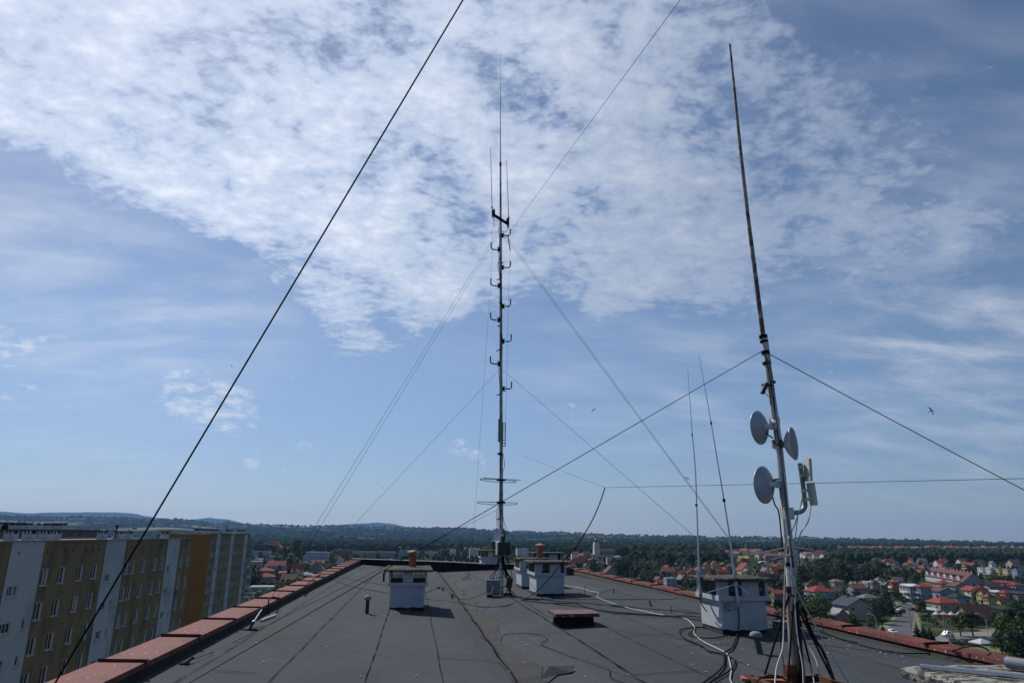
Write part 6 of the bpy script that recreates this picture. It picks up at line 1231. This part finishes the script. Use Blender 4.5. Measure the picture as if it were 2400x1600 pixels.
far_m = [('white', 'salmon'), ('cream', 'red'), ('white', 'maroon'), ('stone', 'grey'), ('peach', 'salmon')]
allv = MB()
for (x0, x1, y0, y1, n) in ((1955, 2060, 1285.5, 1297, 80), (2060, 2440, 1285.5, 1297, 210), (620, 1300, 1280, 1296, 40), (1440, 1960, 1288, 1298, 26)):
    for _ in range(n):
        px, py = random.uniform(x0, x1), random.uniform(y0, y1); p = onz(px, py)
        if not free(p.x, p.y, 2): continue
        w, d, h = random.uniform(11, 19), random.uniform(9, 13), random.uniform(5, 10); k = random.randrange(5)
        allv.T = Matrix.Translation((p.x, p.y, ZG)) @ Matrix.Rotation(random.uniform(-1.6, 1.6), 4, 'Z')
        allv.cur = 2 * k; allv.prism([(-d / 2, 0), (-d / 2, h), (0, h + d * .28), (d / 2, h), (d / 2, 0)], -w / 2, w / 2, 'x')
        allv.cur = 2 * k + 1; allv.prism([(-d / 2 - .5, h - .2), (-d / 2 - .5, h + .1), (0, h + d * .28 + .4), (d / 2 + .5, h + .1), (d / 2 + .5, h - .2), (0, h + d * .28 + .1)], -w / 2 - .4, w / 2 + .4, 'x')
        BUILT.append((p.x, p.y, w * .5))
o = allv.build('far_town', [f for a_, b_ in far_m for f in (wallm(a_), roofm(b_))]); tag(o, kind='stuff')

# ------------------------------------------------------------------ forest belts as masses
ph = (1 + 5 ** .5) / 2
ICO = np.array([(-1, ph, 0), (1, ph, 0), (-1, -ph, 0), (1, -ph, 0), (0, -1, ph), (0, 1, ph), (0, -1, -ph), (0, 1, -ph), (ph, 0, -1), (ph, 0, 1), (-ph, 0, -1), (-ph, 0, 1)]) / math.hypot(1, ph)
ICF = np.array([(0, 11, 5), (0, 5, 1), (0, 1, 7), (0, 7, 10), (0, 10, 11), (1, 5, 9), (5, 11, 4), (11, 10, 2), (10, 7, 6), (7, 1, 8), (3, 9, 4), (3, 4, 2), (3, 2, 6), (3, 6, 8), (3, 8, 9), (4, 9, 5), (2, 4, 11), (6, 2, 10), (8, 6, 7), (9, 8, 1)])
def forest(name, regions, zf=None):
    P0 = []
    B_ = np.array(BUILT)
    for px0, px1, n, yn, yf, h in regions:
        px = rng.uniform(px0, px1, n); 
        for x in px:
            a, b = interp(x, yn), interp(x, yf); t = rng.random(); dn, df = 33.7 / max(a - 1257, 4), 33.7 / max(b - (1252 + (x - 970) * .008), 4.)
            y = a + (b - a) * t
            p = onz(x, y); P0.append((p.x, p.y, h * rng.uniform(.75, 1.25)))
    P0 = np.array(P0)
    keep = np.ones(len(P0), bool)
    for bx, by_, br in BUILT: keep &= (P0[:, 0] - bx) ** 2 + (P0[:, 1] - by_) ** 2 > (br + 3) ** 2
    P0 = P0[keep]; V = []; FA = []; o = 0
    for x, y, h in P0:
        wv = h * rng.uniform(.28, .42); s_ = ICO * rng.uniform(.7, 1.3, (12, 1)) * (wv, wv, h * .42) + (x, y, ZG + h * .58)
        V.append(s_); FA.append(ICF + o); o += 12
    V = np.concatenate(V); FA = np.concatenate(FA); me = bpy.data.meshes.new(name)
    me.vertices.add(len(V)); me.vertices.foreach_set('co', V.ravel()); me.loops.add(len(FA) * 3); me.loops.foreach_set('vertex_index', FA.ravel().astype(np.int32))
    me.polygons.add(len(FA)); me.polygons.foreach_set('loop_start', np.arange(0, len(FA) * 3, 3, dtype=np.int32)); me.update(); me.materials.append(fm)
    ob = bpy.data.objects.new(name, me); C.objects.link(ob); tag(ob, kind='stuff'); return ob
fm = bpy.data.materials.new('forest_mass'); fm.use_nodes = True; tt = NT(fm.node_tree); oo = tt.n('ShaderNodeTexCoord').outputs['Object']
fc = tt.mix(tt.ramp(tt.noise(oo, .035, 4, .65), .35, .65), (.010, .020, .014), (.034, .052, .026)); fb = tt.n('ShaderNodeBsdfPrincipled', {'Base Color': fc, 'Roughness': .9, 'Specular IOR Level': 0.}); tt.n('ShaderNodeOutputMaterial', {0: fb.outputs[0]})
forest('forest', [(560, 1480, 4200, [(560, 1290), (900, 1291), (1130, 1296), (1300, 1300), (1480, 1306)], [(560, 1272), (1480, 1272)], 15),
                  (1440, 1960, 3600, [(1440, 1308), (1640, 1306), (1700, 1299), (1960, 1298)], [(1440, 1272), (1960, 1274)], 16),
                  (1940, 2440, 2400, [(1940, 1286), (2440, 1286)], [(1940, 1277), (2440, 1279)], 17)])
forest('woodland', [(1940, 2440, 2600, [(1940, 1326), (2440, 1318)], [(1940, 1297), (2440, 1297)], 13), (560, 960, 420, [(560, 1300), (960, 1298)], [(560, 1289), (960, 1290)], 14), (1480, 1700, 500, [(1480, 1326), (1700, 1324)], [(1480, 1306), (1700, 1300)], 13)])
forest('garden_shrubs', [(560, 960, 700, [(560, 1400), (720, 1360), (960, 1312)], [(560, 1300), (960, 1300)], 3.6), (940, 1480, 420, [(940, 1312), (1480, 1340)], [(940, 1298), (1480, 1306)], 6.), (1440, 1960, 1500, [(1440, 1350), (1700, 1400), (1960, 1460)], [(1440, 1308), (1960, 1300)], 4.2), (1940, 2440, 1500, [(1940, 1445), (2060, 1420), (2075, 1408), (2440, 1460)], [(1940, 1326), (2440, 1322)], 3.8), (1300, 2600, 560, [(1300, 1520), (2600, 1800)], [(1300, 1372), (2600, 1652)], 3.)])
hb = []
for i in range(3000):                                         # tree clumps and tree lines on the hill slopes
    a = rng.uniform(R(-40), R(50)); r = R1 * (1 - .55 * rng.random() ** 1.6) if i % 3 else R1 * rng.uniform(.985, 1.0)
    hb.append((r * math.sin(a), r * math.cos(a), zhill(a, r), rng.uniform(9, 17)))
V = []; FA = []; o = 0
for x, y, z, h in hb:
    wv = h * rng.uniform(.5, 1.1); V.append(ICO * rng.uniform(.6, 1.3, (12, 1)) * (wv, wv, h * .5) + (x, y, z + h * .3)); FA.append(ICF + o); o += 12
V = np.concatenate(V); FA = np.concatenate(FA); m = MB(); me = bpy.data.meshes.new('hill_trees'); me.from_pydata(V.tolist(), [], FA.tolist()); me.materials.append(fm); ob = bpy.data.objects.new('hill_trees', me); C.objects.link(ob); tag(ob, kind='stuff')

# ------------------------------------------------------------------ the blue air between here and the hills
hz_m = bpy.data.materials.new('air'); hz_m.use_nodes = True; t = NT(hz_m.node_tree)
pv = t.n('ShaderNodeVolumePrincipled', {'Color': (.32, .57, 1., 1), 'Density': 4.2e-5, 'Anisotropy': .2}); t.n('ShaderNodeOutputMaterial', {1: pv.outputs[0]})
m = MB(); m.box((0, 0, 80), (31000, 31000, 680)); o = m.build('haze', hz_m); tag(o, kind='stuff')
